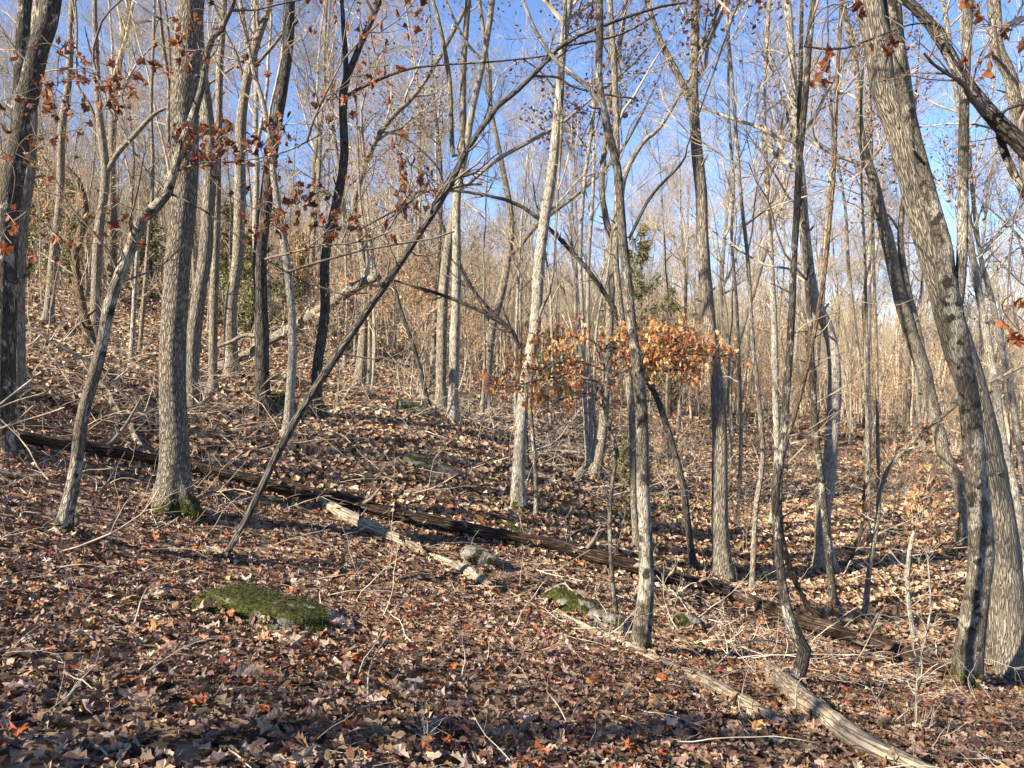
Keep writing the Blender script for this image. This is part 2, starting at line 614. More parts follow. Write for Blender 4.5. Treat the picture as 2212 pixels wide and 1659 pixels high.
def leaf_templates():
    out = []
    # oak: deep side lobes, four variants
    for s in range(7):
        r = np.random.default_rng(50 + s)
        prof = [(0.0, 0.03), (0.14, 0.1), (0.25, 0.26), (0.35, 0.17), (0.5, 0.34), (0.62, 0.2), (0.76, 0.28), (0.88, 0.13)]
        o = []
        for (t, wd) in prof:
            o.append((wd * r.uniform(0.65, 1.3), t + r.uniform(-0.035, 0.035)))
        o.append((0.0, 1.0))
        for (t, wd) in prof[:0:-1]:
            o.append((-wd * r.uniform(0.65, 1.3), t + r.uniform(-0.02, 0.02)))
        out.append(o)
    # maple: five pointed star, three variants
    for s in range(4):
        r = np.random.default_rng(70 + s)
        o = []
        for k in range(NO):
            a = -pi / 2 + 2 * pi * k / NO
            rad = [0.2, 0.36, 0.47, 0.36, 0.56, 0.4, 0.42, 0.4, 0.6, 0.4, 0.42, 0.4, 0.56, 0.36, 0.47, 0.36][k] * r.uniform(0.74, 1.14)
            o.append((rad * cos(a) * 0.95, 0.42 + rad * sin(a)))
        out.append(o)
    # plain oval (beech, hickory)
    for s in range(4):
        r = np.random.default_rng(90 + s)
        o = []
        for k in range(NO):
            a = -pi / 2 + 2 * pi * k / NO
            q = r.uniform(0.75, 1.08)
            o.append((0.25 * cos(a) * q, 0.5 + 0.5 * sin(a) * (q * 0.5 + 0.5)))
        out.append(o)
    A = np.array(out)
    A[..., 1] -= 0.45
    return np.concatenate([np.zeros((len(A), 1, 2)), A], 1)


LT = leaf_templates()
LFAN = np.stack([np.zeros(NO, int), 1 + np.arange(NO), 1 + (np.arange(NO) + 1) % NO], -1)


def leaf_batch(rng, pos, nrmv, size, kinds, tilt=0.45, curl=0.6, crump=0.06, flop=None):
    n = len(pos)
    tp = LT[kinds]
    x = tp[..., 0]
    y = tp[..., 1]
    k1 = rng.normal(0.25, curl, (n, 1)) * np.where(rng.random((n, 1)) < 0.25, 2.3, 1.0)
    k2 = rng.normal(0.1, curl * 0.7, (n, 1))
    k3 = rng.normal(0, curl * 0.5, (n, 1))
    z = k1 * x * x * 2.2 + k2 * y * y * 1.2 + k3 * x * y + rng.normal(0, crump, x.shape)
    z[:, 0] -= 0.03
    z = 0.45 * np.tanh(z / 0.45)
    # roll strongly curled leaves inward a bit
    x = x * (1 - 0.35 * np.clip(np.abs(k1), 0, 1.6)) * rng.uniform(0.75, 1.15, (n, 1))
    L3 = np.stack([x, y, z], -1) * size[:, None, None]
    # frame
    N = nrm(nrmv + rng.normal(0, tilt, (n, 3)))
    a = nrm(np.cross(N, nrm(rng.normal(size=(n, 3)))))
    b = np.cross(N, a)
    if flop is not None:     # hanging: leaf axis points down
        b = nrm(flop + rng.normal(0, 0.35, (n, 3)))
        a = nrm(np.cross(b, nrm(rng.normal(size=(n, 3)))))
        N = np.cross(a, b)
    W = pos[:, None] + L3[..., 0:1] * a[:, None] + L3[..., 1:2] * b[:, None] + L3[..., 2:3] * N[:, None]
    T = (LFAN[None] + (np.arange(n) * (NO + 1))[:, None, None]).reshape(-1, 3)
    return W, T


def quad_leaves(rng, pos, size, nrmv=None, tilt=1.0, asp=0.6):
    n = len(pos)
    N = nrm((np.zeros((n, 3)) if nrmv is None else nrmv) + rng.normal(0, tilt, (n, 3)))
    a = nrm(np.cross(N, nrm(rng.normal(size=(n, 3)))))
    b = np.cross(N, a)
    s = size[:, None]
    W = np.stack([pos - b * s * 0.5, pos + a * s * asp * 0.5 + N * s * 0.14, pos + b * s * 0.5, pos - a * s * asp * 0.5 + N * s * 0.14], 1)
    k = np.arange(n)[:, None] * 4
    T = np.concatenate([np.concatenate([k, k + 1, k + 2], 1), np.concatenate([k, k + 2, k + 3], 1)])
    return W, T


PAL = np.array([(0.25, 0.16, 0.105), (0.36, 0.24, 0.155), (0.47, 0.34, 0.235), (0.6, 0.49, 0.37), (0.1, 0.058, 0.04), (0.17, 0.098, 0.065),
                (0.33, 0.115, 0.05), (0.5, 0.15, 0.04), (0.52, 0.3, 0.1), (0.3, 0.21, 0.165)])
PAL = PAL * 0.74
PW = np.array([0.19, 0.19, 0.13, 0.09, 0.1, 0.12, 0.045, 0.02, 0.015, 0.1])
PW = PW / PW.sum()


def leaf_cols(rng, n, pal=PAL, pw=PW, var=0.14):
    c = pal[rng.choice(len(pal), n, p=pw)]
    return np.clip(c * (1 + rng.normal(0, var, (n, 1))) * (1 + rng.normal(0, 0.05, (n, 3))), 0.01, 0.85)


def wedge(rng, n, y0, y1, power=1.0, margin=1.12):
    y = (y0 ** power + (y1 ** power - y0 ** power) * rng.random(n)) ** (1 / power)
    hx = (1106 / 1671.0) * margin
    x = (rng.random(n) * 2 - 1) * (y * hx + 0.5)
    return x, y


rng = np.random.default_rng(11)
# near litter, real lobed leaves
n = 41000
x, y = wedge(rng, n, 1.6, 10.5, 1.25)
z = ground_z(x, y)
N = ground_n(x, y)
pos = np.stack([x, y, z], -1) + N * (rng.random((n, 1)) ** 1.5 * 0.04 + 0.002)
size = rng.uniform(0.045, 0.105, n) * np.where(rng.random(n) < 0.1, 1.25, 1)
kinds = rng.choice(len(LT), n, p=[.09] * 7 + [.0625] * 4 + [.03] * 4)
Wv, Tv = leaf_batch(rng, pos, N, size, kinds, tilt=0.27, curl=0.42, crump=0.06)
cols = leaf_cols(rng, n, PAL * np.array([0.93, 0.88, 0.86]))
cols = np.repeat(cols[:, None], NO + 1, 1)
cols[:, 0] *= 0.85
o = add('leaf_litter', mk_mesh('leaf_litter', Wv, T=Tv, col=cols, mat=LEAF_GROUND, smooth_=False))
tag(o, 'thick litter of curled brown oak and maple leaves over the near slope', kind='stuff')
# middle litter, drier and tanner; sunlight on the right painted into the colour
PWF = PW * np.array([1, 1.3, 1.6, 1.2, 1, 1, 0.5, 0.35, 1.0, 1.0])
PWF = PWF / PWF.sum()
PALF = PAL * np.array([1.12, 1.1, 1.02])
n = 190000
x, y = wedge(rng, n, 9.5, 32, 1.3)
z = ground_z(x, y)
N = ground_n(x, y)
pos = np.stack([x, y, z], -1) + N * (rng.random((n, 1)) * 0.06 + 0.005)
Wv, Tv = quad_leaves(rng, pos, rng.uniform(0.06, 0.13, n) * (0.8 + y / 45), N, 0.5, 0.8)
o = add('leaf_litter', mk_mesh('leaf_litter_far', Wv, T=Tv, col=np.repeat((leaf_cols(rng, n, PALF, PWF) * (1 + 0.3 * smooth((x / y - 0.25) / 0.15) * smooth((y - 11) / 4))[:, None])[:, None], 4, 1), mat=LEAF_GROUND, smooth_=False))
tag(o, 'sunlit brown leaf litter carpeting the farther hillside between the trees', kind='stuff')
# litter far off to the sides and at a distance
n = 60000
x, y = wedge(rng, n, 30, 75, 1.2)
z = ground_z(x, y)
pos = np.stack([x, y, z + 0.05], -1)
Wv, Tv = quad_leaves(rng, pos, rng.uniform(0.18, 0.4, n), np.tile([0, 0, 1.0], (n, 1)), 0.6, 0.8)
o = add('leaf_litter', mk_mesh('leaf_litter_distant', Wv, T=Tv, col=np.repeat((leaf_cols(rng, n, PALF, PWF) * (1 + 0.3 * smooth((x / y - 0.25) / 0.15) * smooth((y - 11) / 4))[:, None])[:, None], 4, 1), mat=LEAF_GROUND, smooth_=False))  # leaf colour brightened on the right to stand for sunlight
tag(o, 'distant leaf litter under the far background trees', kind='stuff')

# the 300 leaves that show largest, each its own object
mlib = []
for k in range(36):
    r = np.random.default_rng(900 + k)
    Wk, Tk = leaf_batch(r, np.zeros((1, 3)), np.array([[0, 0, 1.0]]), np.array([1.0]), np.array([k % 11]), tilt=0.1, curl=0.5, crump=0.05)
    c = np.repeat(leaf_cols(r, 1)[:, None], NO + 1, 1)
    if k % 18 == 5:
        c[:] = (0.36, 0.09, 0.025)
    mlib.append(mk_mesh('leaf_%02d' % k, Wk, T=Tk, col=c, mat=LEAF_GROUND, smooth_=False))
xs, ys = wedge(rng, 300, 2.2, 6.5, 1.0, 0.98)
zs = ground_z(xs, ys)
Ns = ground_n(xs, ys)
for k in range(300):
    o = add('fallen_leaf', mlib[k % 36], floor)
    o.location = (xs[k] + Ns[k, 0] * .05, ys[k] + Ns[k, 1] * .05, zs[k] + 0.058)
    q = Vector(tuple(nrm(Ns[k] + rng.normal(0, 0.22, 3)))).to_track_quat('Z', 'Y')
    o.rotation_mode = 'QUATERNION'
    from mathutils import Quaternion
    o.rotation_quaternion = q @ Quaternion((0, 0, 1), rng.random() * 2 * pi)
    s = rng.uniform(0.075, 0.115)
    o.scale = (s, s, s)


# ------------------------------------------------------------------ trees
def resample(A, n):
    """Catmull-Rom through rows of A"""
    A = np.asarray(A, float)
    m = len(A)
    if m == 2:
        t = np.linspace(0, 1, n)[:, None]
        return A[0] * (1 - t) + A[1] * t
    d = np.concatenate([[0], np.cumsum(np.linalg.norm(np.diff(A[:, :3], axis=0), axis=1) + 1e-6)])
    u = np.linspace(0, d[-1], n)
    E = np.concatenate([2 * A[:1] - A[1:2], A, 2 * A[-1:] - A[-2:-1]])
    seg = np.clip(np.searchsorted(d, u, side='right') - 1, 0, m - 2)
    t = ((u - d[seg]) / (d[seg + 1] - d[seg]))[:, None]
    p0, p1, p2, p3 = E[seg], E[seg + 1], E[seg + 2], E[seg + 3]
    return 0.5 * ((2 * p1) + (-p0 + p2) * t + (2 * p0 - 5 * p1 + 4 * p2 - p3) * t * t + (-p0 + 3 * p1 - 3 * p2 + p3) * t ** 3)


def trace(pts, wd, Y):
    """photo polyline -> rows of x,y,z,radius; Y a depth or (depth at foot, depth at end)"""
    pts = np.asarray(pts, float)
    m = len(pts)
    Ys = np.linspace(Y[0], Y[1], m) if isinstance(Y, tuple) else np.full(m, float(Y))
    P = at(pts[:, 0], pts[:, 1], Ys)
    wv = np.interp(np.linspace(0, 1, m), np.linspace(0, 1, len(wd)), wd)
    R = wv / 2 / 1671.0 * Ys
    return np.concatenate([P, R[:, None]], 1)


RUST = 0.72 * np.array([(0.26, 0.085, 0.035), (0.4, 0.14, 0.045), (0.2, 0.075, 0.04), (0.42, 0.19, 0.07), (0.15, 0.06, 0.035)])
ORANGE = np.array([(0.48, 0.2, 0.07), (0.56, 0.3, 0.12), (0.6, 0.4, 0.2), (0.36, 0.13, 0.05)])
PURPLE = 0.85 * np.array([(0.22, 0.1, 0.08), (0.3, 0.13, 0.09), (0.16, 0.075, 0.06), (0.36, 0.19, 0.12)])
TAN = np.array([(0.46, 0.27, 0.14), (0.38, 0.2, 0.1), (0.52, 0.36, 0.22), (0.3, 0.15, 0.08)])
PALS = {'rust': RUST, 'orange': ORANGE, 'purple': PURPLE, 'tan': TAN}


def foliage_mesh(rng, tips, n, size, pal, spread=0.25, lobed=False, off=(0, 0, 0), kinds=None):
    pos = tips[rng.integers(0, len(tips), n)] + rng.normal(0, spread, (n, 3))
    sz = rng.uniform(0.7, 1.3, n) * size
    pl = PALS[pal]
    c = leaf_cols(rng, n, pl, np.ones(len(pl)) / len(pl), 0.2)
    if lobed:
        kd = rng.choice(kinds if kinds else [0, 2, 7, 8, 9, 12], n)
        W, T = leaf_batch(rng, pos, np.tile([0, 0, 1.0], (n, 1)), sz, kd, curl=0.7, flop=np.array([0, 0, -1.0]))
        return mk_mesh('leaves', W - np.asarray(off), T=T, col=np.repeat(c[:, None], NO + 1, 1), mat=LEAF_HANG, smooth_=False)
    W, T = quad_leaves(rng, pos, sz)
    return mk_mesh('leaves', W - np.asarray(off), T=T, col=np.repeat(c[:, None], 4, 1), mat=LEAF_HANG, smooth_=False)


HLEAF = []
for k in range(18):
    r = np.random.default_rng(1900 + k)
    Wk, Tk = leaf_batch(r, np.zeros((1, 3)), np.array([[0, 0, 1.0]]), np.array([1.0]), np.array([7 + k % 4]), tilt=0.1, curl=0.8, crump=0.07)
    cc = leaf_cols(r, 1, RUST, np.ones(5) / 5, 0.2)
    HLEAF.append(mk_mesh('hanging_leaf_%02d' % k, Wk + np.array([0, -0.5, 0]), T=Tk, col=np.repeat(cc[:, None], NO + 1, 1), mat=LEAF_HANG, smooth_=False))


BASES, LOGS, ROCKS = [], [], []


def build_tree(spec):
    rng = np.random.default_rng(spec.get('seed', 1))
    Y = spec.get('Y')
    pts = spec['pts']
    if Y is None:
        h = hit(np.float64(pts[0][0]), np.float64(pts[0][1]))
        Y = float(h[1])
    if isinstance(Y, str):          # lean away: "+2"
        h = hit(np.float64(pts[0][0]), np.float64(pts[0][1]))
        Y = (float(h[1]), float(h[1]) + float(Y))
    Y0 = Y[0] if isinstance(Y, tuple) else Y
    A = trace(pts, spec['w'], Y)
    base = A[0, :3].copy()
    gz = float(ground_z(np.array([base[0]]), np.array([base[1]]))[0])
    spec['dbg'] = (Y0, base[2] - gz, A[0, 3])
    A[0, 2] = gz if abs(base[2] - gz) < 0.7 else A[0, 2]
    if base[2] - gz > 0.7:          # foot hidden in the photo: carry the trunk on down to the ground
        d = nrm(A[0, :3] - A[min(2, len(A) - 1), :3])
        d[2] = min(d[2], -0.6)
        dn = A[0].copy()
        dn[:3] += d * ((base[2] - gz) / -d[2])
        dn[2] = float(ground_z(dn[:1], dn[1:2])[0])
        dn[3] *= 1.1
        A = np.concatenate([dn[None], A])
    base = A[0, :3].copy()
    BASES.append((base, A[0, 3], Y0))
    foot = A[0].copy()
    foot[2] -= 0.25
    A = np.concatenate([foot[None], A])
    H = spec.get('H', 16)
    top_z = base[2] + H
    if spec.get('grow', True) and A[-1, 2] < top_z:
        d = nrm(A[-1, :3] - A[-3, :3])
        cur = A[-1].copy()
        left = top_z - cur[2]
        ks = max(3, int(left / 1.5))
        rows = []
        for k in range(ks):
            d = nrm(d + np.array([0, 0, 0.18]) + rng.normal(0, 0.07, 3))
            cur = cur.copy()
            cur[:3] += d * left / ks
            cur[3] = A[-1, 3] * (1 - 0.85 * (k + 1) / ks) + 0.008
            rows.append(cur)
        A = np.concatenate([A, np.array(rows)])
    length = np.linalg.norm(np.diff(A[:, :3], axis=0), axis=1).sum()
    near = Y0 < 10
    S = spec.get('sides', 28 if A[1, 3] > 0.12 else (16 if A[1, 3] > 0.04 else 9))
    K = int(np.clip(length / (0.14 if near and A[1, 3] > 0.04 else 0.3), 12, 110))
    C = resample(A, K)
    C[:, 3] = np.maximum(C[:, 3], 0.006 if Y0 > 3 else 0.0018)
    hgt = C[:, 2] - base[2]
    fl = spec.get('flare', 0.7)
    C[:, 3] *= 1 + fl * np.exp(-np.maximum(hgt, 0) / (0.9 * A[1, 3] + 0.05))
    # small crookedness
    jit = spec.get('wob', 0.22)
    C[1:, :2] += (vnoise(np.stack([C[1:, 2] * 0.9, np.full(K - 1, spec.get('seed', 1) * 1.7), np.zeros(K - 1)], -1), 8)[:, None] *
                  np.array([[1, 0.6]])) * C[1:, 3:4] * jit
    root = bpy.data.objects.new(spec['name'], None)
    COL.objects.link(root)
    root.empty_display_size = 0.3
    root.location = base
    tag(root, spec['label'], spec.get('cat', 'tree'), spec.get('group'))
    acc = Acc()
    P = C[None, :, :3].copy()
    R = C[None, :, 3].copy()
    Vv = tubes(acc, P, R, S, rng, bump=spec.get('bump', 0.1))
    # root flare lobes
    if A[1, 3] > 0.08:
        V0 = acc.V[0]
        cen = np.repeat(C[:, :3], S, 0)
        d = V0 - cen
        an = np.arctan2(d[:, 1], d[:, 0])
        hh = np.repeat(hgt, S)
        amp = 0.28 * np.exp(-np.maximum(hh, 0) / 0.28)
        lob = np.sin(an * 5 + spec.get('seed', 1)) * 0.5 + np.sin(an * 3 + 2) * 0.5
        acc.V[0] = cen + d * (1 + amp * lob)[:, None]
    mh = spec.get('moss', 0.0)
    VV = np.concatenate(acc.V)
    h = VV[:, 2] - base[2]
    moss = np.clip(1.0 - h / max(mh, 1e-3), 0, 1) * 0.75 if mh > 0 else np.zeros(len(VV))
    add('trunk', acc.mesh('trunk', BARK[spec['bark']], base, moss=moss), root)
    PS, RS = branches(rng, P, R, 5, 0.12, 0.6, 0.22, 4, (0.8, 1.3), 0.05, 0.3, 0.15, 0.007, taper=0.6)
    if Y0 > 3:
        for k in range(5):
            sa2 = Acc()
            tubes(sa2, PS[k:k + 1], RS[k:k + 1], 5, rng, cap=True)
            add('branch_stub', sa2.mesh('branch_stub', BARK[spec['bark']], base, moss=np.zeros(sa2.n)), root)
    LP = [resample(C, 24)[None, :, :3]]
    LR = [resample(C, 24)[None, :, 3]]
    for lb in spec.get('limbs', []):
        ly = lb.get('Y', Y[1] if isinstance(Y, tuple) else Y0)
        B = trace(lb['pts'], lb['w'], ly)
        d = np.linalg.norm(C[:, :3] - B[0, :3], axis=1)
        j = int(np.argmin(d))
        if d[j] < 1.2:
            B = np.concatenate([np.concatenate([C[j, :3], B[0, 3:]])[None], B])
        if lb.get('grow', True) and B[-1, 2] < top_z:
            dd = nrm(B[-1, :3] - B[-2, :3])
            cur = B[-1].copy()
            ln = lb.get('ext', 3.0)
            if spec.get('flat'):
                dd = nrm(dd * np.array([1, 1, 0.2]))
            for k in range(3):
                dd = nrm(dd + np.array([0, 0, 0.15]) + rng.normal(0, 0.1, 3))
                cur = cur.copy()
                cur[:3] += dd * ln / 3
                cur[3] = B[-1, 3] * (1 - 0.3 * (k + 1)) + 0.004
                B = np.concatenate([B, cur[None]])
        BC = resample(B, max(14, len(B) * 5))
        BC[:, 3] = np.maximum(BC[:, 3], 0.005 if Y0 > 3 else 0.0014)
        la = Acc()
        tubes(la, BC[None, :, :3], BC[None, :, 3], 10 if BC[0, 3] > 0.04 else 7, rng, bump=0.08)
        add('limb', la.mesh('limb', BARK[lb.get('bark', spec['bark'])], base, moss=np.zeros(la.n)), root)
        LP.append(resample(BC, 24)[None, :, :3])
        LR.append(resample(BC, 24)[None, :, 3])
    if spec.get('limb_only'):
        LP, LR = LP[1:], LR[1:]
    LP = np.concatenate(LP)
    LR = np.concatenate(LR)
    cr = spec.get('crown', (8, 40, 160, 500))
    t0 = spec.get('t0', 0.42)
    LL = spec.get('len', 2.6)
    ca_ = Acc()
    if cr[0] > 0:
        P1, R1 = branches(rng, LP, LR, cr[0], t0, 0.98, LL, 8, (0.5, 1.1), 0.1, 0.5, 0.17, 0.012)
        tubes(ca_, P1, R1, 6, rng)
    else:
        P1, R1 = LP, LR
    if Y0 > 3 and Y0 < 16 and 0.02 < A[1, 3] < 0.13:
        PW_, RW_ = branches(rng, P, R, 8, 0.25, 0.75, 1.0, 7, (0.7, 1.3), 0.06, 0.22, 0.2, 0.004)
        RW_ = np.minimum(RW_, 0.009)
        tubes(ca_, PW_, RW_, 4, rng)
        PX_, RX_ = branches(rng, PW_, RW_, 30, 0.2, 1.0, 0.45, 5, (0.4, 1.0), 0.03, 0.7, 0.2, 0.0028)
        tubes(ca_, PX_, RX_, 3, rng)
    tips = P1[:, -1]
    if cr[1]:
        PB = P1
        RB = R1
        P2, R2 = branches(rng, PB, RB, cr[1], 0.15 if cr[0] else t0, 1.0, LL * 0.5, 6, (0.4, 1.0), 0.08, 0.55, 0.2, 0.006)
        if spec.get('flat'):
            P2[..., 2] = P2[:, :1, 2] + 0.6 * (P2[..., 2] - P2[:, :1, 2])
        tubes(ca_, P2, R2, 4, rng)
        tips = P2[:, 2:].reshape(-1, 3)
        if cr[2]:
            P3, R3 = branches(rng, P2, R2, cr[2], 0.1, 1.0, LL * 0.27, 5, (0.4, 1.0), 0.06, 0.6, 0.22, 0.0035)
            if spec.get('flat'):
                P3[..., 2] = P3[:, :1, 2] + 0.45 * (P3[..., 2] - P3[:, :1, 2])
            tubes(ca_, P3, R3, 3, rng)
            tips = P3[:, 1:].reshape(-1, 3)
            if cr[3]:
                P4, R4 = branches(rng, P3, R3, cr[3], 0.1, 1.0, LL * 0.15, 3, (0.4, 1.0), 0.05, 0.7, 0.25, 0.0026)
                tubes(ca_, P4, R4, 3, rng)
    for cl in spec.get('solo_tw', []):
        pass
    if spec.get('solo'):
        sp_ = []
        for (px, py, sx, sy, k, yy) in spec['solo']:
            qx = rng.normal(px, sx, k)
            qy = rng.normal(py, sy, k)
            sp_.append(at(qx, qy, np.full(k, yy) + rng.normal(0, 0.25, k)))
        sp_ = np.concatenate(sp_)
        cand = [LP.reshape(-1, 3)] + [v for v in (P1.reshape(-1, 3), ) if cr[0]]
        if cr[1]:
            cand.append(P2.reshape(-1, 3))
        cand = np.concatenate(cand)
        cand = cand[cand[:, 2] > base[2] + 1.0]
        allp = cand
        TP = []
        for q in sp_[rng.permutation(len(sp_))]:
            d_ = np.linalg.norm(allp - q, axis=1)
            a_ = allp[int(np.argmin(d_))]
            tt = np.linspace(0, 1, 6)[:, None]
            dl = np.linalg.norm(q - a_)
            cv = a_ * (1 - tt) + q * tt + np.sin(tt * pi) * (rng.normal(0, 0.09, 3) * dl + np.array([0, 0, 0.06 * dl]))
            TP.append(cv)
            allp = np.concatenate([allp, cv[1:]])
        TP = np.array(TP)
        RR = np.full((len(TP), 6), spec.get('tw_r', 0.0035)) * np.linspace(1.3, 0.6, 6)[None]
        tubes(ca_, TP, RR, 3, rng)
        spec['solo_at'] = sp_
    if ca_.n:
        crown_o = add('crown', ca_.mesh('crown', spec.get('twig', TWIG), base), root)
    if spec.get('solo'):
        for q in spec['solo_at']:
            lo = add('leaf', HLEAF[int(rng.integers(len(HLEAF)))], crown_o)
            lo.location = q - base
            lo.rotation_euler = (rng.uniform(0, 2 * pi) if rng.random() < .3 else pi / 2 + rng.normal(0, 0.6), rng.normal(0, 0.7), rng.uniform(0, 2 * pi))
            sc_ = rng.uniform(0.75, 1.2) * spec.get('solo_size', 0.1)
            lo.scale = (sc_,) * 3
    if spec.get('leaves'):
        nl, sz, pal, lob = spec['leaves']
        o = add('leaves', foliage_mesh(rng, tips, nl, sz, pal, spec.get('lspread', 0.1), lob, base), root)
        tag(o, kind='stuff')
    return root


def mirror_pts(p):
    return p


H_ = []


def T(label, bark, pts, w, **k):
    d = dict(label=label, bark=bark, pts=pts, w=w, name=k.pop('name', 'tree'), seed=len(H_) + 3)
    d.update(k)
    H_.append(d)


# ---- traced trees (photo positions on the 2212 x 1659 grid, foot first)
T('thick straight trunk with flaky ridged bark and a green mossy foot', 'ridged',
  [(376, 1108), (378, 1000), (372, 800), (378, 600), (392, 400), (402, 200), (418, 0)], [64, 58, 55, 53, 54, 56, 54], name='oak_tree', bump=0.06, moss=0.6, flare=0.9, crown=(10, 50, 200, 500), t0=0.5, H=17)
T('crooked lichen mottled sapling leaning in front of the thick ridged trunk', 'mottled',
  [(133, 1155), (160, 1030), (178, 900), (215, 770), (240, 650), (285, 530), (308, 468), (352, 432), (370, 385), (392, 310), (420, 240), (440, 170), (455, 90), (500, 20)],
  [29, 27, 26, 25, 24, 24, 24, 22, 18, 17, 15, 13, 12, 10], name='maple_sapling', moss=0.25, H=8, crown=(7, 26, 110, 0), t0=0.3, len=1.6, twig=TWIG_DARK, solo_size=0.092, leaves=(260, 0.08, 'rust', True), lspread=0.05,
  solo=[(125, 155, 45, 30, 20, 5.6), (245, 170, 25, 12, 16, 5.8), (285, 195, 18, 14, 8, 5.8), (365, 120, 22, 22, 12, 6.0), (420, 60, 35, 35, 16, 6.2), (105, 240, 50, 40, 22, 5.6), (240, 225, 18, 16, 8, 5.8),
        (90, 330, 50, 30, 12, 5.6), (230, 445, 25, 25, 9, 5.9), (430, 310, 35, 28, 38, 6.1), (500, 290, 30, 25, 22, 6.2), (570, 320, 35, 35, 40, 6.4), (600, 280, 20, 20, 12, 6.4),
        (640, 430, 45, 25, 30, 6.6), (720, 480, 30, 22, 22, 6.8), (540, 120, 25, 40, 10, 6.4), (20, 480, 15, 25, 6, 5.4), (110, 540, 60, 20, 7, 5.6), (250, 510, 40, 30, 7, 5.8)],
  limbs=[dict(pts=[(352, 405), (330, 385), (300, 345), (270, 290), (250, 250), (232, 215)], w=[7, 5, 4, 3], ext=0.6),
         dict(pts=[(372, 420), (440, 455), (500, 500), (560, 550), (640, 600)], w=[5, 4, 3, 2], ext=0.6),
         dict(pts=[(375, 372), (440, 352), (500, 350), (570, 340)], w=[5, 4, 2], ext=0.5),
         dict(pts=[(425, 165), (400, 110), (370, 60), (300, 10)], w=[8, 6, 5, 4], ext=0.8)])
T('blotchy black and white trunk cut by the left edge of the photo', 'blotched',
  [(2, 862), (6, 700), (14, 500), (50, 250), (75, 120), (108, 0)], [48, 44, 40, 40, 42, 44], name='maple_tree', Y=7.6, H=15, crown=(8, 40, 160, 300), t0=0.35, len=2.2)
T('grey trunk standing just behind the blotchy left edge trunk', 'grey',
  [(38, 835), (36, 640), (46, 480), (58, 380), (64, 250), (72, 120), (84, 0)], [34, 32, 30, 26, 24, 22], Y=9.2, H=15, crown=(8, 40, 150, 300), t0=0.4)
T('slim mottled trunk rising at the top left corner', 'blotched',
  [(18, 860), (24, 600), (30, 380), (40, 210), (50, 100), (58, 0)], [26, 26, 26, 28, 26], Y=8.4, H=14, crown=(6, 30, 110, 200), t0=0.4)
T('pale straight trunk right behind the thick ridged trunk', 'long',
  [(414, 888), (415, 750), (430, 620), (440, 553), (456, 333), (447, 233), (430, 120), (420, 0)], [31, 29, 28, 28, 26, 22], H=18, crown=(12, 60, 240, 700), t0=0.45,
  limbs=[dict(pts=[(370, 330), (366, 200), (352, 100), (343, 0)], w=[12, 10, 8])])
T('slender grey trunk between the pale trunk and the bent one', 'grey',
  [(462, 852), (462, 600), (466, 480), (470, 300), (474, 150), (482, 0)], [19, 17, 16, 15, 14], H=17, crown=(9, 50, 200, 500), t0=0.4)
T('brown grey trunk with a gentle bend and a spreading fork high up', 'grey',
  [(503, 820), (498, 700), (500, 640), (513, 553), (520, 367), (523, 233), (543, 133), (567, 60), (585, 0)], [28, 26, 25, 24, 22, 20, 16, 14], H=18, crown=(12, 70, 300, 900), t0=0.35,
  limbs=[dict(pts=[(540, 150), (580, 110), (620, 60), (650, 20)], w=[9, 7, 5]), dict(pts=[(528, 180), (510, 120), (480, 60), (460, 10)], w=[11, 9, 7])])
T('straight charcoal dark trunk with a mossy stone at its foot', 'dark',
  [(568, 903), (562, 753), (563, 553), (567, 500), (587, 333), (610, 200), (620, 83), (624, 0)], [34, 29, 29, 28, 26, 24, 25, 25], moss=0.15, H=18, crown=(10, 60, 240, 600), t0=0.45, flare=0.5)
T('pale cream slender trunk just right of the charcoal dark trunk', 'pale',
  [(619, 952), (630, 786), (627, 653), (617, 553), (598, 433), (585, 330), (570, 230), (540, 120)], [20, 18, 16, 15, 13, 9], H=11, crown=(8, 40, 160, 350), t0=0.4)
T('dark rough trunk forking into two near the top, purple leaves round it', 'dark',
  [(688, 903), (681, 820), (700, 686), (702, 553), (727, 433), (744, 333), (741, 200), (757, 150), (784, 83), (820, 0)], [23, 21, 21, 19, 19, 18, 15, 13, 12], name='oak_tree', H=17,
  crown=(14, 90, 380, 900), t0=0.32, leaves=(4600, 0.085, 'purple', False), twig=TWIG_DARK, len=3.4,
  limbs=[dict(pts=[(744, 240), (747, 133), (742, 60), (738, 0)], w=[12, 10, 8]), dict(pts=[(742, 210), (800, 180), (880, 150), (960, 140)], w=[8, 6, 4])])
T('tall trunk, left one of the close pair in the middle distance', 'grey',
  [(955, 888), (954, 720), (967, 553), (985, 433), (998, 300), (1000, 167), (1010, 0)], [24, 22, 21, 16, 15, 14, 12], name='oak_tree', H=19, crown=(13, 90, 380, 900), t0=0.35,
  leaves=(3400, 0.085, 'purple', False), twig=TWIG_DARK, len=3.2,
  limbs=[dict(pts=[(978, 330), (970, 167), (944, 33), (935, 0)], w=[11, 10, 8])])
T('smooth tan trunk, right one of the close pair in the middle distance', 'pale',
  [(977, 913), (984, 720), (985, 553), (986, 433), (1008, 320), (1020, 233), (1047, 117), (1064, 0)], [23, 20, 18, 15, 14, 13], H=18, crown=(12, 80, 330, 900), t0=0.4, len=3,
  limbs=[dict(pts=[(1010, 398), (1071, 347), (1154, 300), (1221, 260), (1284, 207)], w=[9, 9, 8, 6]), dict(pts=[(1042, 130), (1010, 95), (985, 50)], w=[8, 6])])
T('thin dark broken snag leaning left against the close pair of trunks', 'dark',
  [(925, 886), (904, 786), (864, 663), (850, 610)], [11, 9, 6], name='dead_tree', grow=False, crown=(0, 8, 20, 0), t0=0.5, len=1.2, cat='snag')
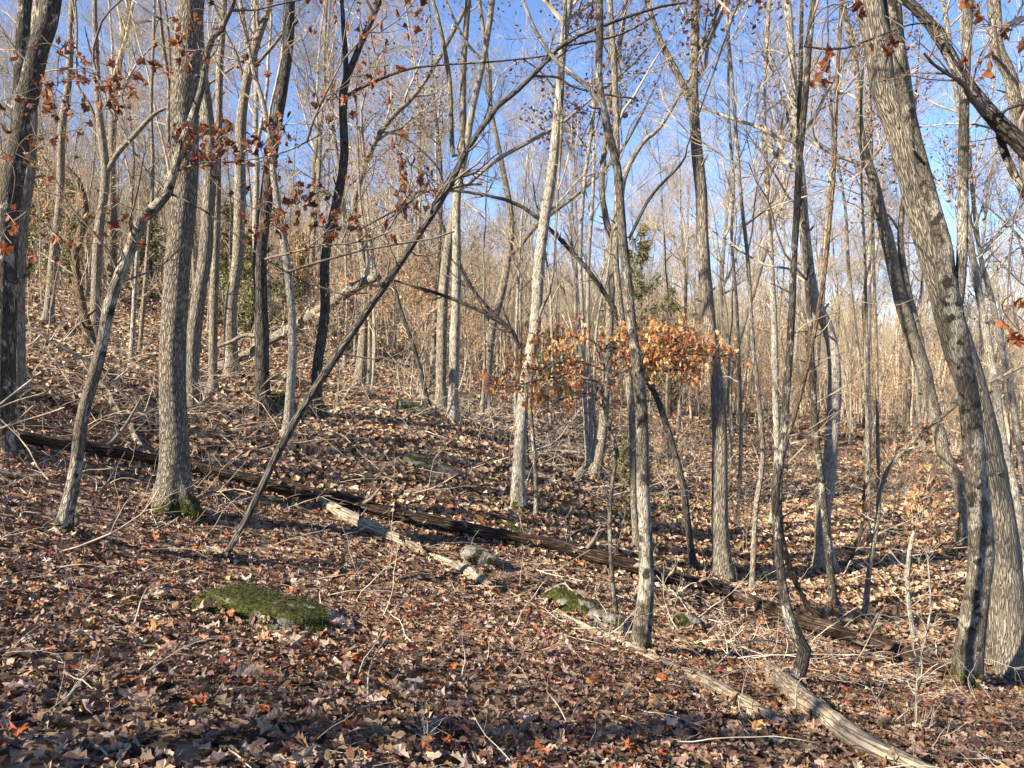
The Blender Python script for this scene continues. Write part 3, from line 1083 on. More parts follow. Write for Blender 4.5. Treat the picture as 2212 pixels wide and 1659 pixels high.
T('slanting grey trunk with a heavy bough bending right, middle distance', 'grey',
  [(1045, 888), (1054, 786), (1064, 703), (1084, 636), (1097, 553), (1104, 467), (1080, 333), (1060, 230)], [22, 20, 18, 16, 12, 9], H=14, crown=(10, 70, 280, 700), t0=0.35,
  limbs=[dict(pts=[(1098, 556), (1120, 533), (1164, 483), (1254, 413), (1330, 340)], w=[13, 12, 9, 7]), dict(pts=[(1064, 700), (1030, 640), (1004, 590)], w=[9, 6], bark='dark')])
T('pale lichen blotched trunk leaning right in the middle of the photo', 'pale',
  [(1120, 1100), (1124, 986), (1130, 886), (1140, 803), (1157, 703), (1164, 586), (1170, 520), (1194, 367), (1207, 233), (1217, 100), (1230, 0)], [29, 26, 26, 25, 24, 23, 20, 18, 17],
  moss=0.3, H=15, crown=(10, 60, 240, 500), t0=0.45)
T('thin grey sapling standing close right of the pale leaning trunk', 'mottled',
  [(1158, 1126), (1157, 1036), (1150, 920), (1146, 840), (1160, 700), (1184, 640), (1197, 570), (1203, 450)], [10, 9, 8, 6, 5], name='sapling', moss=0.15, H=8, crown=(5, 20, 60, 0), t0=0.5, len=1.4)
T('mottled trunk with a curved swollen foot standing behind the pale fallen log', 'mottled',
  [(1384, 1404), (1397, 1272), (1394, 1139), (1390, 1040), (1389, 986), (1384, 853), (1367, 720), (1354, 603), (1344, 500), (1334, 367), (1310, 267), (1294, 167), (1294, 0)],
  [44, 34, 30, 28, 26, 24, 22, 22, 20, 18, 17, 16, 16], name='maple_tree', moss=0.3, H=14, crown=(8, 40, 150, 300), t0=0.5, flare=0.2,
  limbs=[dict(pts=[(1287, 213), (1270, 187), (1204, 133), (1157, 67), (1130, 0)], w=[12, 11, 9, 8], bark='pale'), dict(pts=[(1356, 520), (1404, 427), (1474, 350), (1490, 300)], w=[8, 7, 5, 3], bark='dark')])
T('straight slim grey trunk half hidden behind the swollen footed one', 'grey',
  [(1378, 1190), (1370, 1086), (1364, 886), (1342, 686), (1330, 553), (1333, 400), (1328, 167), (1317, 0)], [16, 15, 14, 14, 13, 12], H=15, crown=(9, 60, 240, 500), t0=0.4,
  limbs=[dict(pts=[(1338, 470), (1350, 380), (1387, 310), (1424, 277), (1464, 213)], w=[12, 11, 9, 6])], leaves=(1500, 0.085, 'purple', False))
T('dark arching sapling bowed over to the left across the middle', 'dark',
  [(1497, 1228), (1482, 1100), (1470, 1020), (1424, 870), (1390, 803), (1354, 713), (1304, 630), (1250, 560), (1164, 473), (1097, 433), (985, 412), (905, 415)],
  [15, 14, 13, 13, 12, 11, 10, 9, 8, 6, 5], name='arching_sapling', cat='sapling', grow=False, crown=(0, 14, 40, 0), t0=0.5, len=1.2, twig=TWIG_DARK)
T('clump of smooth pale stems rising together from one curved foot', 'pale',
  [(1244, 1036), (1256, 1016), (1270, 1000), (1266, 920), (1260, 720), (1254, 553), (1262, 400), (1275, 300)], [15, 13, 10, 9, 9, 8], H=12, crown=(7, 40, 160, 300), t0=0.5,
  limbs=[dict(pts=[(1272, 1000), (1277, 920), (1270, 720), (1272, 553), (1280, 433)], w=[10, 9, 8]), dict(pts=[(1278, 1000), (1287, 930), (1282, 860), (1290, 700)], w=[8, 7, 6])])
T('grey trunk leaning right beside the clump of pale stems', 'grey',
  [(1284, 1036), (1300, 953), (1307, 853), (1317, 686), (1322, 553), (1300, 420), (1304, 330), (1320, 200)], [24, 21, 19, 15, 12, 10], moss=0.2, H=15, crown=(10, 70, 280, 700), t0=0.4,
  leaves=(2200, 0.085, 'purple', False))
T('thin oak sapling whose low boughs carry a wide spray of orange leaves', 'mottled',
  [(1332, 1340), (1321, 1223), (1317, 1106), (1326, 1020), (1334, 978), (1318, 930), (1304, 886), (1300, 840), (1310, 780), (1330, 740)],
  [10, 9, 9, 8, 7, 6, 5, 4], name='oak_sapling', cat='sapling', grow=False, crown=(0, 90, 380, 0), t0=0.1, len=0.9, twig=TWIG_DARK, leaves=(1500, 0.066, 'orange', True), lspread=0.07, limb_only=True, flat=True,
  limbs=[dict(pts=[(1302, 830), (1250, 815), (1200, 815), (1150, 825), (1105, 835)], w=[5, 4, 3], ext=0.2),
         dict(pts=[(1304, 826), (1350, 800), (1410, 770), (1480, 765), (1550, 770)], w=[5, 4, 3], ext=0.2),
         dict(pts=[(1304, 780), (1290, 745), (1250, 725), (1220, 735)], w=[4, 3], ext=0.2),
         dict(pts=[(1318, 760), (1360, 735), (1420, 740)], w=[4, 3], ext=0.2),
         dict(pts=[(1305, 860), (1260, 850), (1200, 865)], w=[4, 3], ext=0.1), dict(pts=[(1304, 800), (1255, 780), (1205, 785), (1170, 800)], w=[4, 3], ext=0.1), dict(pts=[(1306, 800), (1350, 770), (1400, 800), (1450, 800)], w=[4, 3], ext=0.1), dict(pts=[(1302, 760), (1330, 735), (1370, 765), (1430, 760), (1500, 750)], w=[4, 3], ext=0.1)])
T('tall forked trunk with fine even bark standing right of centre', 'long',
  [(1566, 1255), (1556, 1106), (1551, 886), (1533, 720), (1521, 553), (1515, 433), (1501, 267), (1500, 150), (1502, 0)], [40, 35, 30, 28, 26, 25, 24, 19, 17], name='oak_tree',
  moss=0.25, H=18, crown=(12, 60, 260, 700), t0=0.4,
  limbs=[dict(pts=[(1497, 235), (1475, 183), (1440, 115), (1424, 83), (1397, 0)], w=[16, 15, 13, 11]), dict(pts=[(1505, 110), (1530, 70), (1560, 0)], w=[10, 8])])
T('dark crooked trunk with an elbow at its foot beside the broken log', 'blotched',
  [(1722, 1482), (1728, 1445), (1741, 1412), (1708, 1346), (1691, 1273), (1678, 1160), (1675, 1053), (1691, 953), (1698, 853), (1708, 720), (1715, 553), (1721, 467), (1728, 333), (1741, 200), (1758, 0)],
  [30, 28, 30, 22, 18, 17, 18, 18, 16, 15, 14, 14, 13, 12], name='crooked_tree', cat='tree', H=12, crown=(7, 30, 110, 150), t0=0.45, flare=0.1)
T('thin bowed stem that springs from the ground and crosses the crooked trunk', 'brown',
  [(1841, 1366), (1790, 1342), (1751, 1319), (1706, 1225), (1685, 1120), (1690, 986), (1715, 903), (1741, 803), (1768, 670), (1785, 553), (1801, 367), (1808, 167), (1818, 0)],
  [12, 12, 12, 11, 10, 10, 9, 8, 8], name='bowed_sapling', cat='sapling', H=9, crown=(5, 20, 60, 0), t0=0.5, len=1.2, flare=0.1)
T('pale swaybacked trunk curving like an S, right half of the photo', 'pale',
  [(1778, 1233), (1777, 1106), (1788, 1053), (1798, 920), (1801, 786), (1788, 713), (1760, 653), (1742, 553), (1728, 380), (1715, 200), (1701, 0)], [34, 32, 28, 27, 24, 24, 22, 18, 15], H=16,
  crown=(12, 70, 280, 700), t0=0.4, moss=0.2)
T('dark mottled slim trunk pressed against the left of the pale S shaped one', 'blotched',
  [(1801, 1313), (1791, 1206), (1781, 1106), (1768, 986), (1758, 886), (1751, 753), (1745, 620), (1736, 480), (1725, 300)], [15, 15, 14, 13, 13, 12, 9], moss=0.15, H=10, crown=(6, 30, 100, 200), t0=0.45)
T('front mottled trunk of the leaning right hand pair, moss on its foot', 'mottled',
  [(2085, 1480), (2101, 1339), (2118, 1206), (2110, 1053), (2098, 886), (2075, 753), (2048, 620), (2035, 530), (2008, 433), (1975, 300), (1956, 210), (1941, 100), (1931, 0)],
  [56, 54, 48, 44, 40, 38, 36, 32, 30, 27, 26, 26], name='maple_tree', moss=0.55, flare=0.25, H=13, crown=(8, 40, 150, 300), t0=0.5,
  limbs=[dict(pts=[(2066, 680), (2078, 553), (2081, 333), (2085, 167), (2091, 33), (2094, 0)], w=[22, 21, 19, 17])])
T('biggest trunk at the right, long furrowed bark, leaning left behind the mottled one', 'long',
  [(2172, 1452), (2168, 1273), (2151, 1106), (2135, 1020), (2101, 853), (2068, 753), (2021, 586), (1988, 467), (1948, 300), (1912, 200), (1890, 83), (1875, 0)],
  [84, 76, 66, 62, 60, 58, 54, 52, 52, 52, 52, 54], name='oak_tree', moss=0.1, flare=0.35, H=16, crown=(8, 40, 160, 300), t0=0.5,
  limbs=[dict(pts=[(1975, 330), (1958, 230), (1940, 120), (1922, 0)], w=[34, 34, 32, 32])])
T('dark near bough slanting down through the top right corner', 'blotched',
  [(2700, 1500), (2600, 1100), (2480, 750), (2340, 480), (2212, 320), (2158, 267), (2115, 217), (2075, 160), (2021, 67), (1961, 0), (1900, -60)], [52, 46, 42, 38, 36, 34, 30, 27, 24, 20, 18],
  name='leaning_tree', Y=4.6, grow=False, crown=(4, 16, 40, 0), t0=0.6, len=1.1, twig=TWIG_DARK, solo_size=0.1,
  solo=[(1785, 150, 6, 22, 5, 3.6), (2128, 128, 14, 5, 3, 3.7), (2195, 705, 8, 12, 4, 3.6), (2190, 640, 8, 8, 2, 3.6), (1840, 12, 25, 8, 4, 4.2), (2100, 20, 10, 14, 3, 4.0), (2190, 70, 10, 10, 3, 4.0), (1900, 95, 20, 8, 6, 4.8)],
  limbs=[dict(pts=[(2160, 290), (2170, 330), (2190, 375), (2212, 417), (2260, 500)], w=[17, 16, 15], grow=False, Y=4.7), dict(pts=[(2050, 110), (2035, 62), (2010, 50), (1960, 55), (1880, 85)], w=[7, 6, 4, 3], Y=4.5, ext=0.4),
         dict(pts=[(2170, 240), (2212, 225), (2290, 210)], w=[6, 5], Y=4.5, ext=0.3)])
T('grey curved trunk crossing the top right corner behind the dark bough', 'grey',
  [(2330, 1250), (2300, 900), (2260, 600), (2222, 380), (2201, 267), (2181, 167), (2153, 100), (2148, 0)], [36, 32, 30, 28, 26, 26, 24], Y=9.5, H=15, crown=(8, 40, 160, 300), t0=0.4)
T('slanting double stemmed trunk between the pale S shaped tree and the big pair', 'grey',
  [(2086, 1180), (2075, 1053), (2041, 986), (2025, 920), (2008, 853), (1985, 770), (1951, 670), (1925, 553), (1905, 467), (1885, 383), (1858, 283), (1850, 150)],
  [28, 27, 27, 27, 27, 28, 28, 26, 24, 20, 16, 12], H=16, crown=(12, 80, 330, 900), t0=0.35, leaves=(1800, 0.085, 'tan', False),
  limbs=[dict(pts=[(1990, 760), (1975, 686), (1955, 600), (1945, 500), (1960, 380)], w=[17, 16, 13, 9])])
T('slim pale trunk leaning left at the right edge, outer one of two', 'pale',
  [(2225, 1250), (2191, 1053), (2168, 953), (2148, 820), (2125, 686), (2101, 553), (2085, 440), (2078, 300)], [18, 17, 16, 15, 13, 11], H=13, crown=(10, 60, 240, 600), t0=0.4, Y=13, leaves=(1000, 0.085, 'tan', False))
T('slim pale trunk at the right edge just behind its leaning neighbour', 'pale',
  [(2240, 1200), (2200, 953), (2178, 820), (2141, 640), (2118, 553), (2100, 400)], [14, 13, 12, 10, 8], H=12, crown=(9, 50, 200, 500), t0=0.4, Y=14.5)
T('pale sapling trunk rising straight left of the crooked dark trunk', 'pale',
  [(1668, 1100), (1678, 986), (1675, 853), (1671, 686), (1665, 553), (1658, 400), (1650, 250)], [15, 14, 14, 13, 11, 8], H=14, crown=(10, 60, 240, 600), t0=0.4, Y=14.5)
T('slim grey trunk with its foot just above the dark fallen log', 'grey',
  [(1625, 1286), (1632, 1106), (1648, 986), (1638, 853), (1625, 720), (1615, 553), (1600, 420)], [12, 11, 11, 10, 9, 7], H=10, crown=(7, 40, 120, 200), t0=0.45)
T('thin wavy grey trunk right of the tall forked trunk', 'grey',
  [(1590, 1150), (1600, 986), (1598, 820), (1591, 653), (1580, 520), (1585, 400)], [9, 8, 7, 6], H=10, crown=(6, 40, 120, 200), t0=0.45)
T('thin straight sapling, left one of three close together on the right', 'grey',
  [(1871, 1120), (1875, 920), (1858, 786), (1835, 603), (1826, 450)], [9, 8, 7, 6], name='sapling', H=11, crown=(6, 40, 140, 250), t0=0.45)
T('thin straight sapling, middle one of three close together on the right', 'grey',
  [(1878, 1110), (1875, 853), (1871, 686), (1868, 553), (1860, 350)], [7, 7, 6, 5], name='sapling', H=12, crown=(6, 40, 140, 250), t0=0.45, Y=14.5)
T('thin straight sapling, right one of three close together on the right', 'grey',
  [(1898, 1118), (1896, 953), (1893, 753), (1887, 553), (1885, 400)], [8, 7, 6, 5], name='sapling', H=11, crown=(6, 40, 140, 250), t0=0.45)
T('bent sapling whose single bough slants up right towards the big pair', 'grey',
  [(1868, 1338), (1878, 1223), (1888, 1173), (1898, 1110), (1905, 1036), (1955, 970), (1995, 930), (2061, 880), (2108, 840), (2212, 790)], [12, 11, 10, 10, 9, 9, 8, 7, 6], name='bent_sapling',
  cat='sapling', grow=False, crown=(0, 12, 40, 0), t0=0.5, len=0.9, leaves=(60, 0.09, 'tan', True), lspread=0.06)
T('slim whitish sapling curving up to a tuft of brown leaves', 'pale',
  [(1978, 1400), (1963, 1300), (1961, 1239), (1968, 1173), (1988, 1106), (2000, 1070), (2015, 1045)], [11, 10, 9, 8, 6, 4], name='sapling', cat='sapling', grow=False, crown=(0, 16, 50, 0), t0=0.7,
  len=0.8, leaves=(120, 0.085, 'tan', True), lspread=0.12)
T('whip thin bare seedling in front of the big pair of trunks', 'pale',
  [(1978, 1600), (1981, 1473), (1995, 1390), (2011, 1319), (2006, 1240), (2004, 1180)], [6, 5, 4, 3], name='seedling', cat='sapling', grow=False, crown=(0, 6, 12, 0), t0=0.4, len=0.5)
T('grey trunk far left in front of the cedars', 'grey',
  [(104, 700), (113, 586), (127, 467), (133, 300), (147, 167), (157, 0)], [20, 18, 16, 15, 14, 12], H=18, crown=(12, 70, 280, 700), t0=0.35)
T('dark rust brown curved snag ending in a broken tip on the left slope', 'brown',
  [(200, 755), (190, 700), (177, 653), (163, 553), (176, 500), (187, 467), (177, 410), (160, 375), (143, 360)], [22, 20, 17, 15, 17, 17, 15, 12, 8], name='dead_tree', cat='snag', grow=False, crown=(0, 4, 6, 0), t0=0.5, len=0.8)
T('grey tree with a wide low fork left of the thick ridged trunk', 'grey',
  [(204, 745), (207, 586), (220, 467), (227, 367), (214, 233), (208, 100), (204, 0)], [21, 20, 18, 16, 12, 10], H=16, crown=(13, 90, 380, 900), t0=0.35, len=3,
  limbs=[dict(pts=[(230, 372), (255, 330), (283, 300), (333, 247), (365, 230)], w=[12, 11, 9, 7]), dict(pts=[(218, 300), (195, 230), (170, 190), (165, 150)], w=[9, 7, 5])])
T('thin pale dead stem standing left of the thick ridged trunk', 'pale',
  [(283, 788), (290, 653), (297, 553), (303, 480)], [11, 9, 8, 5], name='dead_tree', cat='snag', grow=False, crown=(0, 4, 6, 0), len=0.6)
T('slender dark stemmed tree rising over the forked grey one', 'grey',
  [(302, 762), (318, 560), (328, 430), (329, 330), (327, 200), (334, 0)], [9, 8, 8, 7, 6], H=16, crown=(9, 60, 240, 600), t0=0.4)
T('grey trunk with a flared foot standing left of the close pair', 'grey',
  [(777, 828), (784, 736), (789, 620), (775, 500), (765, 440), (804, 317), (850, 250), (900, 200)], [24, 18, 15, 13, 12, 9], H=15, crown=(12, 90, 360, 900), t0=0.35, leaves=(1300, 0.085, 'purple', False))


T('long thin dark pole of a leaning sapling slanting across the photo from lower left', 'dark',
  [(487, 1206), (510, 1160), (547, 1095), (600, 980), (667, 863), (735, 760), (791, 676), (871, 560), (924, 477), (967, 410), (991, 353), (1024, 300), (1071, 233), (1104, 207), (1151, 163), (1214, 97), (1284, 63), (1404, 20), (1480, 5)],
  [13, 15, 16, 18, 17, 16, 15, 15, 14, 12, 11, 10, 8, 6, 5], name='leaning_sapling', cat='sapling', Y='1.6', grow=False, crown=(0, 26, 80, 0), t0=0.5, len=1.1, twig=TWIG_DARK, flare=0.0,
  limbs=[dict(pts=[(1151, 163), (1204, 167), (1237, 187), (1304, 203), (1370, 213)], w=[6, 5, 4], grow=False), dict(pts=[(1214, 97), (1284, 88), (1350, 70), (1420, 30)], w=[6, 5, 4], grow=False),
         dict(pts=[(967, 413), (904, 413), (884, 440), (837, 463), (770, 500)], w=[6, 5, 4], grow=False), dict(pts=[(967, 408), (944, 360), (897, 313), (860, 290)], w=[5, 4, 3], grow=False),
         dict(pts=[(1005, 328), (1040, 270), (1060, 210), (1060, 150)], w=[4, 3], grow=False), dict(pts=[(970, 405), (1000, 400), (1042, 397)], w=[6, 5], grow=False)])
T('dark thin sapling bowed left between the leaning log and the pale blotched trunk', 'dark',
  [(1140, 960), (1135, 860), (1127, 766), (1104, 710), (1070, 686), (997, 653), (934, 630), (851, 606)], [9, 9, 9, 10, 10, 8, 7, 5], name='arching_sapling', cat='sapling', Y=13.5, grow=False,
  crown=(0, 14, 40, 0), t0=0.4, len=1.2, twig=TWIG_DARK, limbs=[dict(pts=[(1070, 682), (1027, 633), (997, 586), (990, 550)], w=[8, 7, 5], grow=False)])
T('small curved sapling with a swept foot behind the pale S shaped trunk', 'brown',
  [(1818, 1234), (1841, 1203), (1858, 1156), (1865, 1110), (1868, 1040)], [8, 8, 7, 5], name='sapling', cat='sapling', grow=False, crown=(0, 10, 20, 0), t0=0.6, len=0.8, leaves=(60, 0.09, 'tan', True), lspread=0.06)
T('bare pale twigs poking into the left edge close to the camera', 'pale',
  [(-120, 1500), (-110, 1200), (-90, 1000), (-50, 920), (0, 873), (27, 853), (50, 826), (90, 803)], [7, 7, 6, 5, 5, 4, 3], name='twig', cat='seedling', Y=1.7, grow=False, crown=(0, 0, 0, 0), flare=0,
  limbs=[dict(pts=[(-20, 890), (30, 868), (97, 848)], w=[4, 3], grow=False, bark='deadpale'), dict(pts=[(-60, 940), (0, 925), (25, 915), (50, 896), (72, 876)], w=[4, 4, 3], grow=False, bark='deadpale'),
         dict(pts=[(-20, 930), (30, 915), (93, 896), (140, 880)], w=[4, 3], grow=False, bark='deadpale')])

for s in H_:
    build_tree(s)

# ------------------------------------------------------------------ rocks
def rock_mat():
    m, N, L = new_mat('lichen_rock')
    out = nn(N, 'ShaderNodeOutputMaterial')
    p = nn(N, 'ShaderNodeBsdfPrincipled')
    p.inputs['Roughness'].default_value = 0.92
    p.inputs['Specular IOR Level'].default_value = 0.2
    tc = nn(N, 'ShaderNodeTexCoord')
    n = nn(N, 'ShaderNodeTexNoise')
    n.inputs['Scale'].default_value = 11
    n.inputs['Detail'].default_value = 9
    n.inputs['Roughness'].default_value = 0.7
    L.new(tc.outputs['Object'], n.inputs['Vector'])
    r = ramp(N, [(0.35, (0.06, 0.055, 0.048)), (0.48, (0.1, 0.092, 0.078)), (0.6, (0.2, 0.19, 0.16)), (0.7, (0.11, 0.1, 0.085))])
    L.new(n.outputs[0], r.inputs[0])
    ma = nn(N, 'ShaderNodeAttribute', attribute_name='moss')
    n2 = nn(N, 'ShaderNodeTexNoise')
    n2.inputs['Scale'].default_value = 28
    n2.inputs['Detail'].default_value = 8
    L.new(tc.outputs['Object'], n2.inputs['Vector'])
    g = ramp(N, [(0.3, (0.01, 0.014, 0.002)), (0.5, (0.03, 0.035, 0.005)), (0.7, (0.07, 0.073, 0.012))])
    L.new(n2.outputs[0], g.inputs[0])
    ad = nn(N, 'ShaderNodeMath', operation='MULTIPLY_ADD')
    L.new(n2.outputs[0], ad.inputs[0])
    ad.inputs[1].default_value = 0.6
    L.new(ma.outputs['Fac'], ad.inputs[2])
    rr = ramp(N, [(0.72, 0.0), (0.82, 1.0)])
    L.new(ad.outputs[0], rr.inputs[0])
    c = mixc(N, L, rr.outputs[0], r.outputs[0], g.outputs[0])
    L.new(c, p.inputs['Base Color'])
    b = nn(N, 'ShaderNodeBump')
    b.inputs['Strength'].default_value = 1.0
    b.inputs['Distance'].default_value = 0.03
    L.new(n2.outputs[0], b.inputs['Height'])
    L.new(b.outputs[0], p.inputs['Normal'])
    L.new(p.outputs[0], out.inputs[0])
    return m


ROCK = rock_mat()
MOSSM = leaf_mat('moss_tuft', 0.15, 0.9)


def rock(label, px, py, a, b, c, yaw, moss, seed, sink=0.35, ang=0.35, tufts=0):
    h = hit(np.float64(px), np.float64(py))
    r = np.random.default_rng(seed)
    nu, nv = (64, 36) if tufts > 4000 else (36, 20)
    u = np.arange(nu) / nu * 2 * pi
    v = np.linspace(0.02, pi - 0.02, nv)
    U, Vv = np.meshgrid(u, v)
    D = np.stack([np.cos(U) * np.sin(Vv), np.sin(U) * np.sin(Vv), np.cos(Vv)], -1)
    # boxier than a ball
    Dn = D / (np.abs(D) ** (2 + 3 * ang)).sum(-1, keepdims=True) ** (1 / (2 + 3 * ang))
    f = 1 + 0.16 * vnoise(D * 1.7 + seed, 1) + 0.08 * vnoise(D * 4.3 + seed, 2) + 0.03 * vnoise(D * 11, 3) + 0.012 * vnoise(D * 30, 4)
    P = Dn * f[..., None] * np.array([a, b, c])
    cy, sy = cos(yaw), sin(yaw)
    P = np.stack([P[..., 0] * cy - P[..., 1] * sy, P[..., 0] * sy + P[..., 1] * cy, P[..., 2]], -1)
    gn = ground_n(np.array([h[0]]), np.array([h[1]]))[0]
    t = nrm(np.cross(np.array([0, 1.0, 0]), gn))
    bb = np.cross(gn, t)
    P = P[..., 0:1] * t + P[..., 1:2] * bb + P[..., 2:3] * gn
    n0 = nrm(np.stack([P[..., 0] / a, P[..., 1] / b, P[..., 2] / c], -1))
    mz = 0.5 + 0.5 * vnoise(P * 5.5 / max(a, 0.3) * 0.5 + seed * 3.1, 5) + 0.25 * vnoise(P * 17, 6)
    ms = np.clip((mz - (1 - moss)) * 3 + 0.2, 0, 1) * smooth((n0[..., 2] + 0.35) / 0.5)
    i = np.arange(nv - 1)[:, None] * nu
    j = np.arange(nu)[None]
    Q = np.stack([i + j, i + nu + j, i + nu + (j + 1) % nu, i + (j + 1) % nu], -1).reshape(-1, 4)
    me = mk_mesh('rock', P.reshape(-1, 3), Q, moss=ms.reshape(-1), mat=ROCK)
    loc = np.array([h[0], h[1], h[2]]) + gn * (c * (1 - 2 * sink))
    ROCKS.append((loc, a, b, c, gn))
    root = bpy.data.objects.new('boulder' if a > 0.3 else 'rock', None)
    COL.objects.link(root)
    root.location = loc
    tag(root, label, 'rock')
    add('stone', me, root)
    k = int(tufts)
    if k:
        pm = ms.reshape(-1)
        pp = P.reshape(-1, 3)
        pr = np.clip(pm - 0.35, 0, 1) * np.sin(Vv).reshape(-1)
        idx = r.choice(len(pp), k, p=pr / pr.sum())
        q = pp[idx] + r.normal(0, 0.012 * a / 0.4, (k, 3))
        W, Tt = quad_leaves(r, q + n0.reshape(-1, 3)[idx] * 0.003, r.uniform(0.006, 0.017, k), n0.reshape(-1, 3)[idx] * 0.4, 0.9, 0.5)
        cc = np.array([(0.025, 0.03, 0.004), (0.042, 0.047, 0.007), (0.08, 0.08, 0.013), (0.014, 0.018, 0.004)])[r.integers(0, 4, k)]
        o = add('moss', mk_mesh('moss', W, T=Tt, col=np.repeat(cc[:, None], 4, 1), mat=MOSSM, smooth_=False), root)
        tag(o, kind='stuff')
    return root


rock('large low boulder under green moss with bare grey patches, lower left', 582, 1340, 0.48, 0.3, 0.12, -0.2, 0.78, 3, sink=0.36, tufts=5000, ang=0.5)
rock('small blocky grey stone half capped with moss below the dark log', 1032, 1222, 0.19, 0.14, 0.12, 0.2, 0.45, 8, sink=0.2, ang=0.9, tufts=900)
rock('mossy stone under fallen twigs left of the swollen footed trunk', 1232, 1325, 0.26, 0.16, 0.13, -0.5, 0.75, 12, sink=0.25, tufts=2500)
rock('low mossy rock touching the foot of the thin oak sapling', 1302, 1352, 0.24, 0.13, 0.1, -0.5, 0.6, 14, sink=0.3, tufts=1800)
rock('flat patch of mossy rock just above the dark fallen log', 1107, 1148, 0.33, 0.2, 0.06, -0.2, 0.85, 18, sink=0.3, tufts=2000)
rock('grey slab with green moss at its left end on the middle slope', 925, 1012, 0.42, 0.24, 0.1, -0.3, 0.55, 21, sink=0.52, ang=0.8, tufts=1200)
rock('mossy stone against the foot of the charcoal dark trunk', 598, 888, 0.28, 0.2, 0.2, 0.1, 0.7, 23, sink=0.2)
rock('moss green stone right of the swollen footed trunk', 1480, 1355, 0.16, 0.12, 0.09, 0.1, 0.7, 25, sink=0.2, tufts=700)
rock('mossy mound of stone at the feet of the close pair of trunks', 895, 893, 0.4, 0.25, 0.16, 0.1, 0.6, 27, sink=0.4)
rock('pale grey stone beside the blocky mossy capped one, half buried', 1120, 1030, 0.25, 0.2, 0.12, 0.4, 0.2, 29, sink=0.3, ang=0.9)
rock('yellow green mossy ledge on the slope behind the thin oak sapling', 1412, 985, 0.7, 0.3, 0.16, 0.0, 0.9, 31, sink=0.2)


# ------------------------------------------------------------------ logs and sticks on the ground
def ground_log(name, label, pts, wd, bark, cat='log', lift=1.45, cap=True, bump=0.16, side=None, seed=1, moss=0.0, rise=None, group=None):
    r = np.random.default_rng(seed)
    rows = []
    m = len(pts)
    wv = np.interp(np.linspace(0, 1, m), np.linspace(0, 1, len(wd)), wd)
    for k, (px, py) in enumerate(pts):
        h = hit(np.float64(px), np.float64(py) + wv[k] * 0.3)
        rad = wv[k] / 2 / 1671.0 * h[1]
        rows.append([h[0], h[1], h[2] + rad * lift + (rise[k] if rise else 0), rad])
    A = resample(np.array(rows), max(16, m * 9))
    A[:, 2] = np.maximum(A[:, 2], ground_z(A[:, 0], A[:, 1]) + A[:, 3] * (lift - 0.35)) if not rise else A[:, 2]
    A[:, 3] *= 1 + 0.12 * vnoise(np.stack([np.arange(len(A)) * 0.45, np.full(len(A), seed * 3.3), np.zeros(len(A))], -1), 2)
    c = A[len(A) // 2, :3].copy()
    if cat == 'log':
        LOGS.append(A)
    root = bpy.data.objects.new(name, None)
    COL.objects.link(root)
    root.location = c
    tag(root, label, cat, group)
    acc = Acc()
    rm = A[:, 3].max()
    tubes(acc, A[None, :, :3], A[None, :, 3], side or (24 if rm > 0.04 else 8), r, bump=bump, cap=cap)
    add('stem', acc.mesh('stem', BARK[bark], c, moss=np.full(acc.n, moss)), root)
    return root, A, c, r


def side_twigs(res, n, length, mat=TWIG_PALE, rmin=0.003, n2=0, up=0.1):
    root, A, c, r = res
    P1, R1 = branches(r, A[None, :, :3], A[None, :, 3], n, 0.1, 0.95, length, 6, (0.5, 1.2), up, 0.5, 0.2, rmin)
    for k in range(n):
        acc = Acc()
        tubes(acc, P1[k:k + 1], R1[k:k + 1], 4, r)
        P2, R2 = branches(r, P1[k:k + 1], R1[k:k + 1], 3, 0.2, 1.0, length * 0.4, 4, (0.5, 1.0), up * 0.5, 0.6, 0.2, rmin * 0.8)
        tubes(acc, P2, R2, 3, r)
        add('twig', acc.mesh('twig', mat, c), root)


dl = ground_log('fallen_log', 'long dark rotting log lying right across the slope from the left edge',
                [(-60, 935), (0, 946), (150, 972), (333, 1003), (433, 1022), (567, 1053), (733, 1088), (837, 1116), (971, 1146), (1070, 1166), (1204, 1193), (1337, 1229), (1470, 1265), (1575, 1295), (1675, 1336), (1775, 1369), (1875, 1398), (1975, 1433), (2050, 1456)],
                [20, 23, 24, 25, 24, 25, 26, 28, 30, 31, 31, 29, 22], 'deaddark', seed=3, bump=0.34, lift=1.6)
side_twigs(dl, 10, 0.5, TWIG_DARK, 0.004)
r1 = ground_log('fallen_log', 'bleached bare log lying just below the dark log, upper piece', [(690, 1083), (730, 1108), (770, 1130), (837, 1160), (887, 1182), (915, 1196)], [17, 26, 26, 21, 11], 'deadpale', seed=5, bump=0.26, lift=1.1)
r1 = ground_log('fallen_log', 'bleached bare log end with a gnawed edge beside the blocky mossy stone', [(928, 1200), (965, 1218), (1004, 1238), (1040, 1256), (1068, 1274)], [8, 16, 23, 22, 10], 'deadpale', seed=6, bump=0.36, lift=1.0)
r1 = ground_log('fallen_log', 'long grey log with a jagged lower end passing the swollen footed trunk', [(1197, 1322), (1270, 1359), (1370, 1406), (1404, 1421), (1475, 1456), (1541, 1490), (1608, 1526), (1665, 1556)], [9, 14, 15, 18, 22, 28, 32, 26], 'deadpale', seed=7, bump=0.26, lift=1.15)
r1 = ground_log('fallen_log', 'thick broken pale log with split wood at the lower right', [(1645, 1441), (1670, 1462), (1700, 1492), (1728, 1519), (1775, 1556), (1841, 1606), (1908, 1642), (1990, 1672), (2090, 1700)], [16, 34, 42, 44, 46, 42, 34, 22], 'deadpale', seed=8, bump=0.26, lift=1.3)
ll = trace([(427, 812), (467, 793), (517, 773), (560, 750), (580, 737), (623, 713), (667, 686), (737, 640), (791, 607), (815, 598)], [15, 18, 20, 22, 22, 19], (15.5, 12.6))


